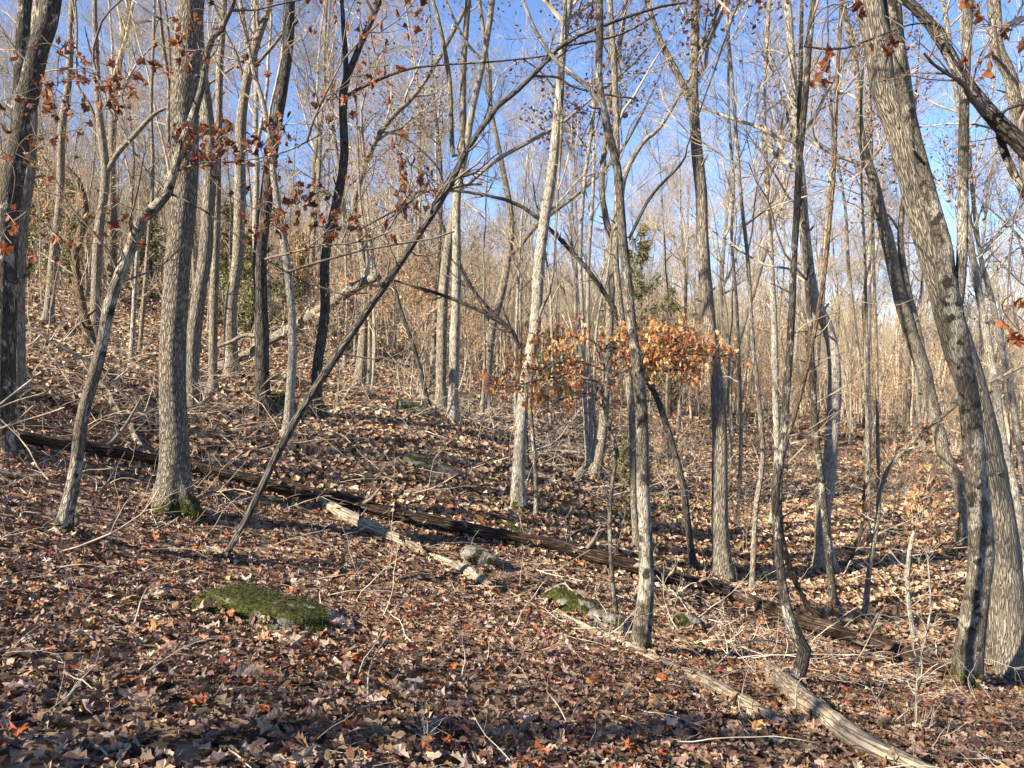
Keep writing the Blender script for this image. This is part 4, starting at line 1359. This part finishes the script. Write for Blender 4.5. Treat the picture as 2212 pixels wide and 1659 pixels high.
def free_log(name, label, A, bark, cat='log', seed=1, twigs=0, limbs=(), sides=16, length=0.8):
    r = np.random.default_rng(seed)
    A = resample(A, max(20, len(A) * 6))
    c = A[0, :3].copy()
    root = bpy.data.objects.new(name, None)
    COL.objects.link(root)
    root.location = c
    tag(root, label, cat)
    acc = Acc()
    tubes(acc, A[None, :, :3], A[None, :, 3], sides, r, bump=0.12, cap=True)
    add('stem', acc.mesh('stem', BARK[bark], c, moss=np.zeros(acc.n)), root)
    for B in limbs:
        B = resample(B, 20)
        acc = Acc()
        tubes(acc, B[None, :, :3], B[None, :, 3], 10, r, bump=0.1, cap=True)
        add('limb', acc.mesh('limb', BARK[bark], c, moss=np.zeros(acc.n)), root)
    if twigs:
        side_twigs((root, A, c, r), twigs, length)
    return root


free_log('leaning_log', 'grey broken log propped up against the charcoal dark trunk', ll, 'grey', seed=4, twigs=12,
         limbs=[trace([(580, 735), (533, 724), (500, 738), (467, 750)], [12, 10, 8], 13.4)])


def stick(label, pts, wd, bark='deadpale', tw=0, seed=1, lift=1.0, ln=0.35, rise=None):
    res = ground_log('fallen_branch', label, pts, wd, bark, 'branch', lift=lift, bump=0.1, seed=seed, rise=rise)
    if tw:
        side_twigs(res, tw, ln, TWIG_PALE, 0.002)


stick('pale debarked branch on the middle slope ending behind the pale leaning trunk', [(934, 966), (970, 983), (1037, 1010), (1104, 1036), (1137, 1050), (1175, 1070)], [5, 8, 9, 10, 6], seed=31, tw=5)
stick('whitish broken limb among brush left of the thick ridged trunk', [(207, 823), (233, 853), (253, 890), (283, 930), (300, 960), (327, 993)], [10, 14, 14, 12, 7], seed=32, tw=4)
stick('thin pale branch running from the swollen footed trunk down to the broken log', [(1425, 1262), (1475, 1299), (1525, 1349), (1575, 1399), (1625, 1426), (1650, 1440)], [6, 9, 8, 7], seed=33, tw=8, ln=0.5)
stick('dark brown straight branch right of the swollen footed trunk', [(1414, 1360), (1475, 1385), (1551, 1423)], [9, 11, 9], 'brown', seed=34)
stick('knobbly pale branch in the leaves at the bottom, left of centre', [(700, 1478), (737, 1493), (804, 1523), (847, 1553), (904, 1586), (950, 1613)], [4, 7, 8, 8, 5], 'pale', seed=35, tw=5)
stick('forked grey stick lying in the leaves at the bottom centre', [(924, 1543), (937, 1513), (957, 1490), (997, 1470), (1037, 1433), (1104, 1423)], [9, 8, 6, 4], 'pale', seed=36, tw=3)
stick('thin grey stick curving right of the forked one at the bottom centre', [(975, 1493), (1040, 1498), (1104, 1499), (1150, 1482), (1172, 1462)], [4, 5, 4, 3], 'grey', seed=37)
stick('upright crooked twig beside the knobbly pale branch', [(794, 1513), (797, 1480), (812, 1450), (837, 1420)], [4, 4, 3], 'pale', seed=38, rise=[0, 0.06, 0.1, 0.12])
stick('curved bare twig bowed below the large mossy boulder', [(610, 1476), (620, 1445), (640, 1412), (683, 1383), (737, 1364)], [4, 6, 6, 4], 'grey', seed=39)
stick('thin straight stick at the lower left edge', [(-20, 1574), (50, 1558), (110, 1553), (167, 1547)], [5, 5, 3], 'pale', seed=40, tw=2)
stick('pale thin stick at the bottom below the large mossy boulder', [(640, 1596), (690, 1574), (740, 1556)], [3, 5, 4], 'deadpale', seed=41)
stick('grey stick between the mottled sapling and the thick ridged trunk', [(77, 1040), (133, 1053), (183, 1060), (247, 1073)], [6, 7, 6, 4], 'grey', seed=42, tw=3)
stick('thin pale branch drooping from the dark log beside the leaning pole', [(403, 983), (467, 1003), (517, 1040), (540, 1083)], [4, 4, 3], 'pale', seed=43, tw=5)
stick('short pale stick across the mossy foot of the thick ridged trunk', [(345, 1120), (390, 1112), (440, 1114)], [3, 4, 3], 'deadpale', seed=44)
stick('bare forked branch over the mossy stone left of the swollen footed trunk', [(1177, 1289), (1217, 1303), (1237, 1323), (1304, 1333)], [4, 5, 4, 3], 'deadpale', seed=45, tw=5, rise=[0.05, 0.2, 0.22, 0.12])
stick('dark bent branch arched above the dark log', [(1210, 1178), (1254, 1163), (1310, 1156)], [8, 7, 4], 'dark', seed=46, rise=[0, 0.1, 0.12])
stick('pale split branch at the foot of the pale S shaped tree', [(1795, 1222), (1825, 1249), (1850, 1256)], [8, 8, 5], 'deadpale', seed=47, tw=4)
stick('brown flat branch right of the pale S shaped tree foot', [(1800, 1215), (1840, 1226), (1880, 1238)], [6, 7, 5], 'brown', seed=48, tw=3)
stick('grey branch in the leaves right of the broken pale log', [(1881, 1546), (1928, 1562), (1975, 1585), (2010, 1600)], [7, 6, 4], 'grey', seed=49, tw=8, ln=0.4)
stick('thin branch tangle stem left of the broken log', [(1551, 1440), (1600, 1420), (1660, 1418), (1710, 1424)], [4, 4, 3], 'pale', seed=50, tw=9, ln=0.45, rise=[0.02, 0.12, 0.15, 0.1])
stick('long thin grey stick on the slope below the bent sapling', [(1560, 1100), (1620, 1130), (1700, 1160), (1760, 1170)], [4, 6, 5], 'grey', seed=51, tw=6)
stick('dark broken branch on the upper left slope above the dark log', [(20, 750), (100, 790), (200, 835), (270, 880), (330, 940)], [7, 10, 9, 6], 'dark', seed=52, tw=14, ln=0.9, rise=[0.5, 0.4, 0.3, 0.15, 0.05])
stick('grey fallen branch crossing the slope behind the thick ridged trunk', [(250, 920), (340, 905), (420, 910), (470, 885)], [6, 8, 6], 'grey', seed=53, tw=10, ln=0.8, rise=[0.1, 0.1, 0.2, 0.3])


# ------------------------------------------------------------------ leaves caught on logs, drifted against trunks and rocks
rng = np.random.default_rng(5150)
pp_, nn_ = [], []
for (b_, r_, y_) in BASES:
    if 3 < y_ < 15:
        k = int(26 + r_ * 260)
        a = rng.uniform(0, 2 * pi, k)
        d = r_ * 1.35 + np.abs(rng.normal(0, 0.07 + r_ * 0.5, k))
        x = b_[0] + np.cos(a) * d
        y = b_[1] + np.sin(a) * d
        up = np.maximum(0, 0.11 - (d - r_ * 1.3) * 0.8) * rng.random(k)
        pp_.append(np.stack([x, y, ground_z(x, y) + up + 0.01], -1))
        nn_.append(np.stack([np.cos(a) * 0.35, np.sin(a) * 0.35, np.ones(k)], -1))
for A in LOGS:
    k = int(len(A) * 0.9)
    i = rng.integers(0, len(A), k)
    tang = nrm(np.gradient(A[:, :3], axis=0))[i]
    side = nrm(np.cross(tang, np.array([0, 0, 1.0])))
    sgn = rng.choice([-1, 1], k)[:, None]
    th = rng.uniform(0.1, 1.6, k)[:, None]
    q = A[i, :3] + A[i, 3:4] * 1.1 * (np.cos(th) * np.array([0, 0, 1.0]) + np.sin(th) * side * sgn) + rng.normal(0, 0.015, (k, 3))
    keep = rng.random(k) < 0.3 + 0.7 * (th[:, 0] > 1.2)
    pp_.append(q[keep])
    nn_.append((np.cos(th) * np.array([0, 0, 1.0]) + np.sin(th) * side * sgn)[keep] + np.array([0, 0, 0.5]))
    # drift along both sides
    k = len(A) * 3
    i = rng.integers(0, len(A), k)
    side = nrm(np.cross(nrm(np.gradient(A[:, :3], axis=0))[i], np.array([0, 0, 1.0])))
    d = (A[i, 3] * 1.0 + np.abs(rng.normal(0, 0.05, k))) * rng.choice([-1, 1], k)
    q = A[i, :2] + side[:, :2] * d[:, None] + rng.normal(0, 0.03, (k, 2))
    pp_.append(np.stack([q[:, 0], q[:, 1], ground_z(q[:, 0], q[:, 1]) + rng.random(k) * 0.025], -1))
    nn_.append(np.tile([0, 0, 1.0], (k, 1)))
for (l_, a_, b2, c2, g_) in ROCKS:
    k = int(60 * a_ / 0.3)
    a = rng.uniform(0, 2 * pi, k)
    d = 1.0 + np.abs(rng.normal(0, 0.16, k))
    x = l_[0] + np.cos(a) * a_ * d
    y = l_[1] + np.sin(a) * b2 * d
    pp_.append(np.stack([x, y, ground_z(x, y) + rng.random(k) * 0.07 + 0.02], -1))
    nn_.append(np.stack([np.cos(a) * 0.4, np.sin(a) * 0.4, np.ones(k)], -1))
    k = 5
    q = l_ + g_ * c2 * 1.0 + np.stack([rng.uniform(-.5, .5, k) * a_, rng.uniform(-.5, .5, k) * b2, np.zeros(k)], -1)
    pp_.append(q)
    nn_.append(np.tile(g_, (k, 1)))
pp_ = np.concatenate(pp_)
nn_ = nrm(np.concatenate(nn_))
n = len(pp_)
Wv, Tv = leaf_batch(rng, pp_, nn_, rng.uniform(0.055, 0.12, n), rng.integers(0, len(LT), n), tilt=0.25, curl=0.45, crump=0.06)
o = add('leaf_litter', mk_mesh('leaf_drift', Wv, T=Tv, col=np.repeat(leaf_cols(rng, n)[:, None], NO + 1, 1), mat=LEAF_GROUND, smooth_=False))
tag(o, 'brown leaves drifted against the trunks, logs and stones', kind='stuff')

# ------------------------------------------------------------------ brush: nobody could count it
def brush(label, n, boxf, length, seed, mat, n2=3, r0=0.006, up=0.35, flat=0.5, n3=0):
    r = np.random.default_rng(seed)
    x, y = boxf(r, n)
    z = ground_z(x, y)
    d = r.normal(size=(n, 3))
    d[:, 2] = np.abs(d[:, 2]) * up + flat * 0.1
    d = nrm(d)
    K = 8
    ln = length * r.uniform(0.4, 1.3, n)
    P = np.empty((n, K, 3))
    P[:, 0] = np.stack([x, y, z + 0.01], -1)
    for k in range(1, K):
        d = nrm(d + r.normal(0, 0.16, (n, 3)) + np.array([0.05, -0.02, -0.05]))
        P[:, k] = P[:, k - 1] + d * (ln / (K - 1))[:, None]
    P[..., 2] = np.maximum(P[..., 2], ground_z(P[..., 0], P[..., 1]) + 0.015)
    R = (r0 * r.uniform(0.5, 1.6, n))[:, None] * np.linspace(1, 0.4, K)[None]
    acc = Acc()
    tubes(acc, P, R, 4, r)
    if n2:
        P2, R2 = branches(r, P, R, n * n2, 0.15, 1, length * 0.45, 5, (0.4, 1.0), 0.0, 0.7, 0.2, r0 * 0.35)
        tubes(acc, P2, R2, 3, r)
        if n3:
            P3, R3 = branches(r, P2, R2, n * n2 * n3, 0.15, 1, length * 0.2, 4, (0.4, 1.0), 0.0, 0.7, 0.2, r0 * 0.3)
            tubes(acc, P3, R3, 3, r)
    o = add('brushwood', acc.mesh('brushwood', mat))
    tag(o, label, 'brush', kind='stuff')
    del o['category']


def rect(x0, x1, y0, y1):
    return lambda r, n: (r.uniform(x0, x1, n), r.uniform(y0, y1, n))


def patch(px, py, sx, sy):
    def f(r, n):
        h = hit(np.float64(px), np.float64(py))
        return r.normal(h[0], sx, n), r.normal(h[1], sy, n)
    return f


HOL0 = lambda x, y: not (0.28 < x / y < 0.8 and y < 29)
brush('tangle of dead branches on the upper left slope behind the thick ridged trunk', 170, patch(180, 860, 2.2, 2.2), 1.3, 61, TWIG, 3, 0.007, 0.5, n3=1)
brush('tangle of thin sticks between the thick ridged trunk and the charcoal one', 110, patch(470, 930, 1.6, 1.8), 1.2, 62, TWIG, 3, 0.005, 0.5, n3=1)
brush('pale brush pile heaped at the feet of the close pair of trunks', 150, patch(1010, 925, 1.7, 1.2), 1.4, 63, TWIG_PALE, 3, 0.007, 0.6, n3=1)
brush('yellowish undergrowth thicket in the middle of the photo', 230, patch(1230, 960, 3.0, 2.0), 1.2, 64, TWIG_PALE, 4, 0.005, 0.9, n3=1)
brush('dark windfall heap behind the tall forked trunk', 220, patch(1560, 1030, 2.8, 1.6), 1.6, 65, TWIG_DARK, 4, 0.01, 0.6)
brush('windfall of grey branches on the right behind the S shaped tree', 80, patch(1870, 1090, 3.0, 1.8), 1.5, 66, TWIG, 4, 0.008, 0.6)
brush('thin litter of twigs scattered over the whole slope', 800, lambda r, n: wedge(r, n, 2.6, 22, 1.2), 0.55, 67, TWIG_PALE, 2, 0.0035, 0.12)
brush('upright dead stalks and seedlings dotted over the slope', 420, lambda r, n: wedge(r, n, 5, 30, 1.2), 0.8, 68, TWIG, 2, 0.003, 3.0)
brush('thin bare undergrowth under the farther trees', 950, lambda r, n: tuple(np.array([p for p in zip(*wedge(r, n * 2, 18, 48, 1.3)) if HOL0(*p)][:n]).T), 2.0, 69, TWIG, 3, 0.008, 2.2)
brush('branches dropped around the broken pale log', 40, patch(1660, 1400, 1.1, 0.7), 0.8, 70, TWIG_PALE, 3, 0.004, 0.3)
brush('grey sticks littered between the fallen logs', 35, patch(1560, 1330, 2.0, 0.9), 0.9, 71, TWIG_PALE, 3, 0.005, 0.2)


# ------------------------------------------------------------------ wood behind: individuals copied from a few trees
def proto(seed, H, rad, bark, cr, LL, t0, twig, leaves=None, lean=0.05, fork=0, wob=0.05):
    r = np.random.default_rng(seed)
    K = 14
    d = nrm(np.array([r.normal(0, lean), r.normal(0, lean), 1.0]))
    P = [np.array([0, 0, -0.2])]
    for k in range(K - 1):
        d = nrm(d + np.array([r.normal(0, wob), r.normal(0, wob), 0.06]))
        P.append(P[-1] + d * H / (K - 1))
    P = np.array(P)
    R = rad * (1 - 0.88 * np.linspace(0, 1, K) ** 1.1)
    A = resample(np.concatenate([P, R[:, None]], 1), 34)
    A[:, 3] *= 1 + 0.5 * np.exp(-np.maximum(A[:, 2], 0) / 0.3)
    ta = Acc()
    tubes(ta, A[None, :, :3], A[None, :, 3], 10, r, bump=0.08)
    LP = resample(A, 20)[None, :, :3]
    LR = resample(A, 20)[None, :, 3]
    ca_ = Acc()
    if fork:
        PF, RF = branches(r, LP, LR, fork, 0.3, 0.65, H * 0.45, 20, (0.25, 0.55), 0.07, 0.75, 0.07, 0.02, taper=0.15)
        tubes(ca_, PF, RF, 6, r)
        LP = np.concatenate([LP, PF])
        LR = np.concatenate([LR, RF])
    P1, R1 = branches(r, LP, LR, cr[0], t0, 0.98, LL, 7, (0.5, 1.1), 0.1, 0.5, 0.15, 0.012)
    tubes(ca_, P1, R1, 5, r)
    P2, R2 = branches(r, P1, R1, cr[1], 0.15, 1, LL * 0.5, 6, (0.4, 1.0), 0.08, 0.55, 0.18, 0.006)
    tubes(ca_, P2, R2, 3, r)
    P3, R3 = branches(r, P2, R2, cr[2], 0.1, 1, LL * 0.3, 4, (0.4, 1.0), 0.06, 0.6, 0.2, 0.0035)
    tubes(ca_, P3, R3, 3, r)
    tips = P3.reshape(-1, 3)
    if cr[3]:
        P4, R4 = branches(r, P3, R3, cr[3], 0.1, 1, LL * 0.17, 3, (0.4, 1.0), 0.05, 0.7, 0.2, 0.003)
        tubes(ca_, P4, R4, 3, r)
    out = [('trunk', ta.mesh('trunk', BARK[bark], moss=np.zeros(ta.n))), ('crown', ca_.mesh('crown', twig))]
    if leaves:
        nl, sz, pal = leaves
        out.append(('leaves', foliage_mesh(r, tips, nl, sz, pal, 0.12)))
    return out


def cedar(seed, H, W, n):
    r = np.random.default_rng(seed)
    A = np.array([[0, 0, -0.2, 0.09], [0.05, 0, H * 0.5, 0.05], [0, 0.05, H, 0.01]])
    A = resample(A, 14)
    ta = Acc()
    tubes(ta, A[None, :, :3], A[None, :, 3], 8, r)
    P1, R1 = branches(r, A[None, :, :3], A[None, :, 3], 60, 0.1, 0.97, 1.0, 6, (1.0, 1.5), 0.12, 0.4, 0.12, 0.008)
    sc_ = (W * (1.1 - P1[:, 0, 2] / H))[:, None, None]
    P1 = P1[:, :1] + (P1 - P1[:, :1]) * sc_
    ca_ = Acc()
    tubes(ca_, P1, R1, 4, r)
    idx = r.integers(0, len(P1), n)
    t = r.random(n) ** 0.8 * 4.99
    i = t.astype(int)
    f = (t - i)[:, None]
    pos = P1[idx, i] * (1 - f) + P1[idx, i + 1] * f + r.normal(0, 0.1, (n, 3))
    Wq, Tq = quad_leaves(r, pos, r.uniform(0.1, 0.26, n), np.tile([0, 0, 0.7], (n, 1)), 0.8, 0.4)
    pal = np.array([(0.14, 0.15, 0.06), (0.2, 0.2, 0.08), (0.26, 0.25, 0.1), (0.09, 0.11, 0.045), (0.32, 0.29, 0.13)])
    c = leaf_cols(r, n, pal, np.ones(5) / 5, 0.15)
    return [('trunk', ta.mesh('trunk', BARK['brown'], moss=np.zeros(ta.n))), ('crown', ca_.mesh('crown', TWIG_DARK)),
            ('foliage', mk_mesh('foliage', Wq, T=Tq, col=np.repeat(c[:, None], 4, 1), mat=LEAF_GREEN, smooth_=False))]


CR = (16, 110, 600, 2400)
PROTO = {
    'bare': [proto(201, 17, 0.13, 'grey', CR, 3.6, 0.38, TWIG, fork=2), proto(202, 15, 0.1, 'pale', CR, 3.2, 0.4, TWIG, fork=1), proto(203, 17, 0.15, 'long', CR, 4.0, 0.35, TWIG, fork=3),
             proto(204, 14, 0.085, 'pale', CR, 2.8, 0.35, TWIG, lean=0.12), proto(205, 16, 0.11, 'grey', CR, 3.4, 0.4, TWIG, fork=2, lean=0.1), proto(206, 13, 0.08, 'mottled', CR, 3.0, 0.35, TWIG, fork=1)],
    'clinging': [proto(211, 16, 0.15, 'grey', CR, 3.4, 0.3, TWIG_DARK, (1500, 0.085, 'purple'), fork=2), proto(212, 14, 0.13, 'grey', CR, 3.2, 0.25, TWIG, (1500, 0.085, 'tan'), fork=2)],
    'sapling': [proto(221, 8, 0.04, 'pale', (8, 40, 160, 300), 1.6, 0.3, TWIG), proto(222, 7, 0.035, 'grey', (8, 40, 160, 300), 1.5, 0.25, TWIG, lean=0.15), proto(223, 9, 0.05, 'grey', (8, 40, 160, 300), 1.8, 0.3, TWIG, lean=0.1)],
    'beech': [proto(231, 5, 0.03, 'pale', (12, 60, 240, 0), 1.7, 0.15, TWIG, (420, 0.085, 'orange')), proto(232, 4, 0.025, 'grey', (12, 60, 240, 0), 1.5, 0.12, TWIG, (380, 0.085, 'tan')),
              proto(233, 6.5, 0.035, 'pale', (12, 60, 240, 0), 1.9, 0.15, TWIG, (520, 0.085, 'tan'))],
    'cedar': [cedar(241, 5.0, 2.4, 3000), cedar(242, 8.5, 3.6, 3600)],
}
FIRST = {}


def plant(kind, vi, x, y, name, label, cat, group, sc, rot):
    z = float(ground_z(np.array([x]), np.array([y]))[0])
    key = (kind, vi)
    if key not in FIRST:
        root = bpy.data.objects.new(name, None)
        COL.objects.link(root)
        kids = []
        for (pn, me) in PROTO[kind][vi]:
            o = add(pn, me, root)
            if pn in ('leaves', 'foliage'):
                o['kind'] = 'stuff'
            kids.append(o)
        FIRST[key] = (root, kids)
    else:
        r0, kids = FIRST[key]
        root = r0.copy()
        COL.objects.link(root)
        for kd in kids:
            c = kd.copy()
            COL.objects.link(c)
            c.parent = root
    root.location = (x, y, z)
    root.rotation_euler = (0, 0, rot)
    root.scale = (sc, sc, sc)
    tag(root, label, cat, group)
    return root


hero_xy = np.array([[0.0, 0.0]] + [list(o.location[:2]) for o in COL.objects if o.parent is None and o.type == 'EMPTY'])
taken = [tuple(p) for p in hero_xy]


def zone(x, y):
    a = x / max(y, 1)
    return 0 if a < -0.22 else (1 if a < 0.22 else 2)


ZN = ['on the left slope', 'in the middle of the wood', 'in the hollow on the right']
FAR_L = {
    'bare': ['bare grey tree in the crowded wood behind, %s' % z for z in ZN],
    'clinging': ['background tree with small withered leaves still clinging, %s' % z for z in ZN],
    'sapling': ['thin bare background sapling growing %s' % z for z in ZN],
    'beech': ['small background sapling full of pale orange brown leaves %s' % z for z in ZN],
}
rr = np.random.default_rng(404)


def scatter(kind, n, y0, y1, mind, sc=(0.85, 1.2), margin=1.25, name='tree', power=1.6, xf=None):
    k = 0
    tries = 0
    while k < n and tries < 20000:
        tries += 1
        x, y = wedge(rr, 1, y0, y1, power, margin)
        x, y = float(x[0]), float(y[0])
        if xf and not xf(x, y):
            continue
        if min((x - a) ** 2 + (y - b) ** 2 for a, b in taken) < mind ** 2:
            continue
        taken.append((x, y))
        zi = zone(x, y)
        plant(kind, int(rr.integers(len(PROTO[kind]))), x, y, name, FAR_L[kind][zi], 'sapling' if kind in ('sapling', 'beech') else 'tree',
              {'bare': 'bare background trees ', 'clinging': 'background trees with withered leaves ', 'sapling': 'thin bare background saplings ', 'beech': 'leafy background saplings '}[kind] + ZN[zi],
              rr.uniform(*sc), rr.uniform(0, 6.28))
        k += 1


HOL = lambda x, y: not (0.3 < x / y < 0.8 and y < 27)
scatter('bare', 92, 20, 66, 2.0, xf=HOL)
scatter('clinging', 8, 24, 50, 1.8, xf=HOL)
scatter('sapling', 90, 15, 48, 0.8, name='sapling', xf=HOL)
scatter('beech', 26, 18, 45, 1.0, name='sapling', xf=HOL, sc=(0.6, 1.0))
scatter('beech', 16, 18, 32, 0.9, name='sapling', xf=lambda x, y: -0.3 < x / y < -0.05, sc=(0.7, 1.0))
scatter('beech', 16, 20, 34, 0.9, name='sapling', xf=lambda x, y: 0.25 < x / y < 0.62, sc=(0.6, 0.9))

# small leafy saplings one can pick out
for k, (px, py, vi, sc, lb) in enumerate([
        (1440, 1090, 1, 0.45, 'low leafy orange sapling right of the swollen footed trunk'), (1545, 1190, 0, 0.34, 'small tuft of orange leaves left of the tall forked trunk foot'),
        (1612, 1200, 1, 0.4, 'little leafy sapling between the tall forked trunk and the crooked dark one'), (1700, 1080, 2, 0.36, 'leafy sapling just behind the crooked dark trunk'),
        (1930, 1130, 1, 0.5, 'bushy tan leaved sapling left of the slanting double trunk foot'), (2010, 1160, 0, 0.4, 'bushy brown leaved sapling beside the slanting double trunk foot'),
        (800, 850, 2, 0.75, 'orange leaved sapling left of the thin dark broken snag'), (868, 845, 0, 0.8, 'orange leaved sapling right behind the thin dark broken snag'),
        (730, 880, 1, 0.7, 'orange leaved sapling right of the dark rough forked trunk'), (1010, 900, 0, 0.55, 'leafy sapling just right of the close pair of trunks'),
        (350, 760, 1, 0.6, 'tan leaved sapling on the slope left of the thick ridged trunk'), (90, 770, 2, 0.4, 'small leafy sapling by the foot of the far left grey trunk')]):
    q = hit(np.float64(px), np.float64(py))
    taken.append((q[0], q[1]))
    plant('beech', vi, float(q[0]), float(q[1]), 'sapling', lb, 'sapling', None, sc, k * 1.1)

# cedars, each in its own place
for k, (px, py, Y, vi, sc, lb) in enumerate([
        (60, 700, 26, 0, 0.9, 'green cedar behind the blotchy left edge trunk'), (150, 690, 29, 0, 0.8, 'green cedar between the far left grey trunk and the curved snag'),
        (500, 700, 27, 0, 0.9, 'yellow green cedar between the bent trunk and the slender grey one'), (330, 690, 28, 0, 0.8, 'cedar just left of the thick ridged trunk'),
        (545, 690, 25, 0, 0.75, 'yellow green cedar left of the charcoal dark trunk'), (650, 700, 29, 0, 0.85, 'yellow green cedar right of the pale cream slender trunk'),
        (1385, 900, 30, 1, 0.9, 'tall dark evergreen behind the swollen footed trunk'), (1450, 905, 34, 1, 0.7, 'dark evergreen right of the tall one in the middle'),
        (1345, 1050, 15, 0, 0.22, 'knee high cedar seedling left of the swollen footed trunk'),
        (1385, 1080, 12.5, 0, 0.25, 'small feathery cedar seedling behind the swollen footed trunk'), (1190, 930, 22, 0, 0.5, 'low cedar bush behind the pale lichen blotched trunk')]):
    q = at(px, py, Y)
    plant('cedar', vi, float(q[0]), Y, 'cedar_tree', lb, 'evergreen', 'cedars', sc, k * 1.3)

# trees standing left of and behind the photographer, outside the picture: their crowns dapple the ground
OFF = [(-11, -3), (-20, 1), (-26, -12), (-9, -7), (-16, -14), (6, -5), (13, 3)]
for k, (x, y) in enumerate(OFF):
    kd = 'bare' if k % 4 else 'clinging'
    plant(kd, k % len(PROTO[kd]), x, y, 'tree', 'tall bare tree just outside the frame beside the photographer', 'tree', 'trees around the photographer', 0.95, k * 0.9)

# ------------------------------------------------------------------ the far wood on the hills, one mass
def far_wood(name, label, n, r0, r1, H, kind, seed, a0=-0.85, a1=0.85, sc=(0.8, 1.15)):
    r = np.random.default_rng(seed)
    ang = r.uniform(a0, a1, n)
    rad = (r0 ** 1.7 + (r1 ** 1.7 - r0 ** 1.7) * r.random(n)) ** (1 / 1.7)
    x = np.sin(ang) * rad
    y = np.cos(ang) * rad
    z = ground_z(x, y)
    me = bpy.data.meshes.new(name)
    me.vertices.add(n)
    me.vertices.foreach_set('co', np.stack([x, y, z - 0.1], -1).astype(np.float32).ravel())
    a_ = me.attributes.new('rot', 'FLOAT_VECTOR', 'POINT')
    a_.data.foreach_set('vector', np.stack([np.zeros(n), np.zeros(n), r.uniform(0, 6.28, n)], -1).astype(np.float32).ravel())
    a_ = me.attributes.new('siz', 'FLOAT', 'POINT')
    a_.data.foreach_set('value', r.uniform(sc[0], sc[1], n).astype(np.float32))
    o = add(name, me)
    tag(o, label, kind='stuff')
    ng = bpy.data.node_groups.new(name, 'GeometryNodeTree')
    ng.interface.new_socket('Geometry', in_out='INPUT', socket_type='NodeSocketGeometry')
    ng.interface.new_socket('Geometry', in_out='OUTPUT', socket_type='NodeSocketGeometry')
    N, L = ng.nodes, ng.links
    gi = N.new('NodeGroupInput')
    go = N.new('NodeGroupOutput')
    m2p = N.new('GeometryNodeMeshToPoints')
    L.new(gi.outputs[0], m2p.inputs[0])
    iop = N.new('GeometryNodeInstanceOnPoints')
    L.new(m2p.outputs[0], iop.inputs['Points'])
    jg = N.new('GeometryNodeJoinGeometry')
    for (mobj) in kind:
        oi = N.new('GeometryNodeObjectInfo')
        oi.inputs['Object'].default_value = mobj
        oi.inputs['As Instance'].default_value = True
        L.new(oi.outputs['Geometry'], jg.inputs[0])
    L.new(jg.outputs[0], iop.inputs['Instance'])
    iop.inputs['Pick Instance'].default_value = True
    ra = N.new('GeometryNodeInputNamedAttribute')
    ra.data_type = 'FLOAT_VECTOR'
    ra.inputs[0].default_value = 'rot'
    e2r = N.new('FunctionNodeEulerToRotation')
    L.new(ra.outputs[0], e2r.inputs[0])
    L.new(e2r.outputs[0], iop.inputs['Rotation'])
    sa_ = N.new('GeometryNodeInputNamedAttribute')
    sa_.data_type = 'FLOAT'
    sa_.inputs[0].default_value = 'siz'
    L.new(sa_.outputs[0], iop.inputs['Scale'])
    L.new(iop.outputs[0], go.inputs[0])
    md = o.modifiers.new('wood', 'NODES')
    md.node_group = ng
    return o


def joined(seed, H, rad, bark, LL, twig, cr=(12, 70, 380, 0), rs=2.2):
    """one cheap tree as a single mesh, for the far mass only"""
    r = np.random.default_rng(seed)
    parts = proto(seed, H, rad, bark, cr, LL, 0.3, twig, fork=2)
    a, b = parts[0][1], parts[1][1]
    acc = Acc()
    for me, mi in ((a, 0), (b, 1)):
        V = np.empty(len(me.vertices) * 3, np.float32)
        me.vertices.foreach_get('co', V)
        bc = np.empty(len(me.vertices) * 3, np.float32)
        me.attributes['bc'].data.foreach_get('vector', bc)
        Qn = np.empty(len(me.loops), np.int32)
        me.loops.foreach_get('vertex_index', Qn)
        acc.put(V.reshape(-1, 3), Qn.reshape(-1, 4), None, bc.reshape(-1, 3))
    m = acc.mesh('far_tree', TWIG)
    return bpy.data.objects.new('far_tree', m)


FT = [joined(301, 17, 0.16, 'grey', 3.6, TWIG), joined(302, 15, 0.13, 'grey', 3.2, TWIG), joined(303, 19, 0.18, 'grey', 4.0, TWIG), joined(304, 16, 0.15, 'grey', 3.5, TWIG)]
far_wood('far_wood', 'dense mass of bare trees covering the hills behind', 3400, 66, 260, 17, FT, 77, sc=(0.6, 0.95))

far_wood('far_thicket', 'hazy thicket of young bare trees filling the gaps between the farther trunks', 2600, 34, 130, 17, FT, 78, sc=(0.22, 0.5))
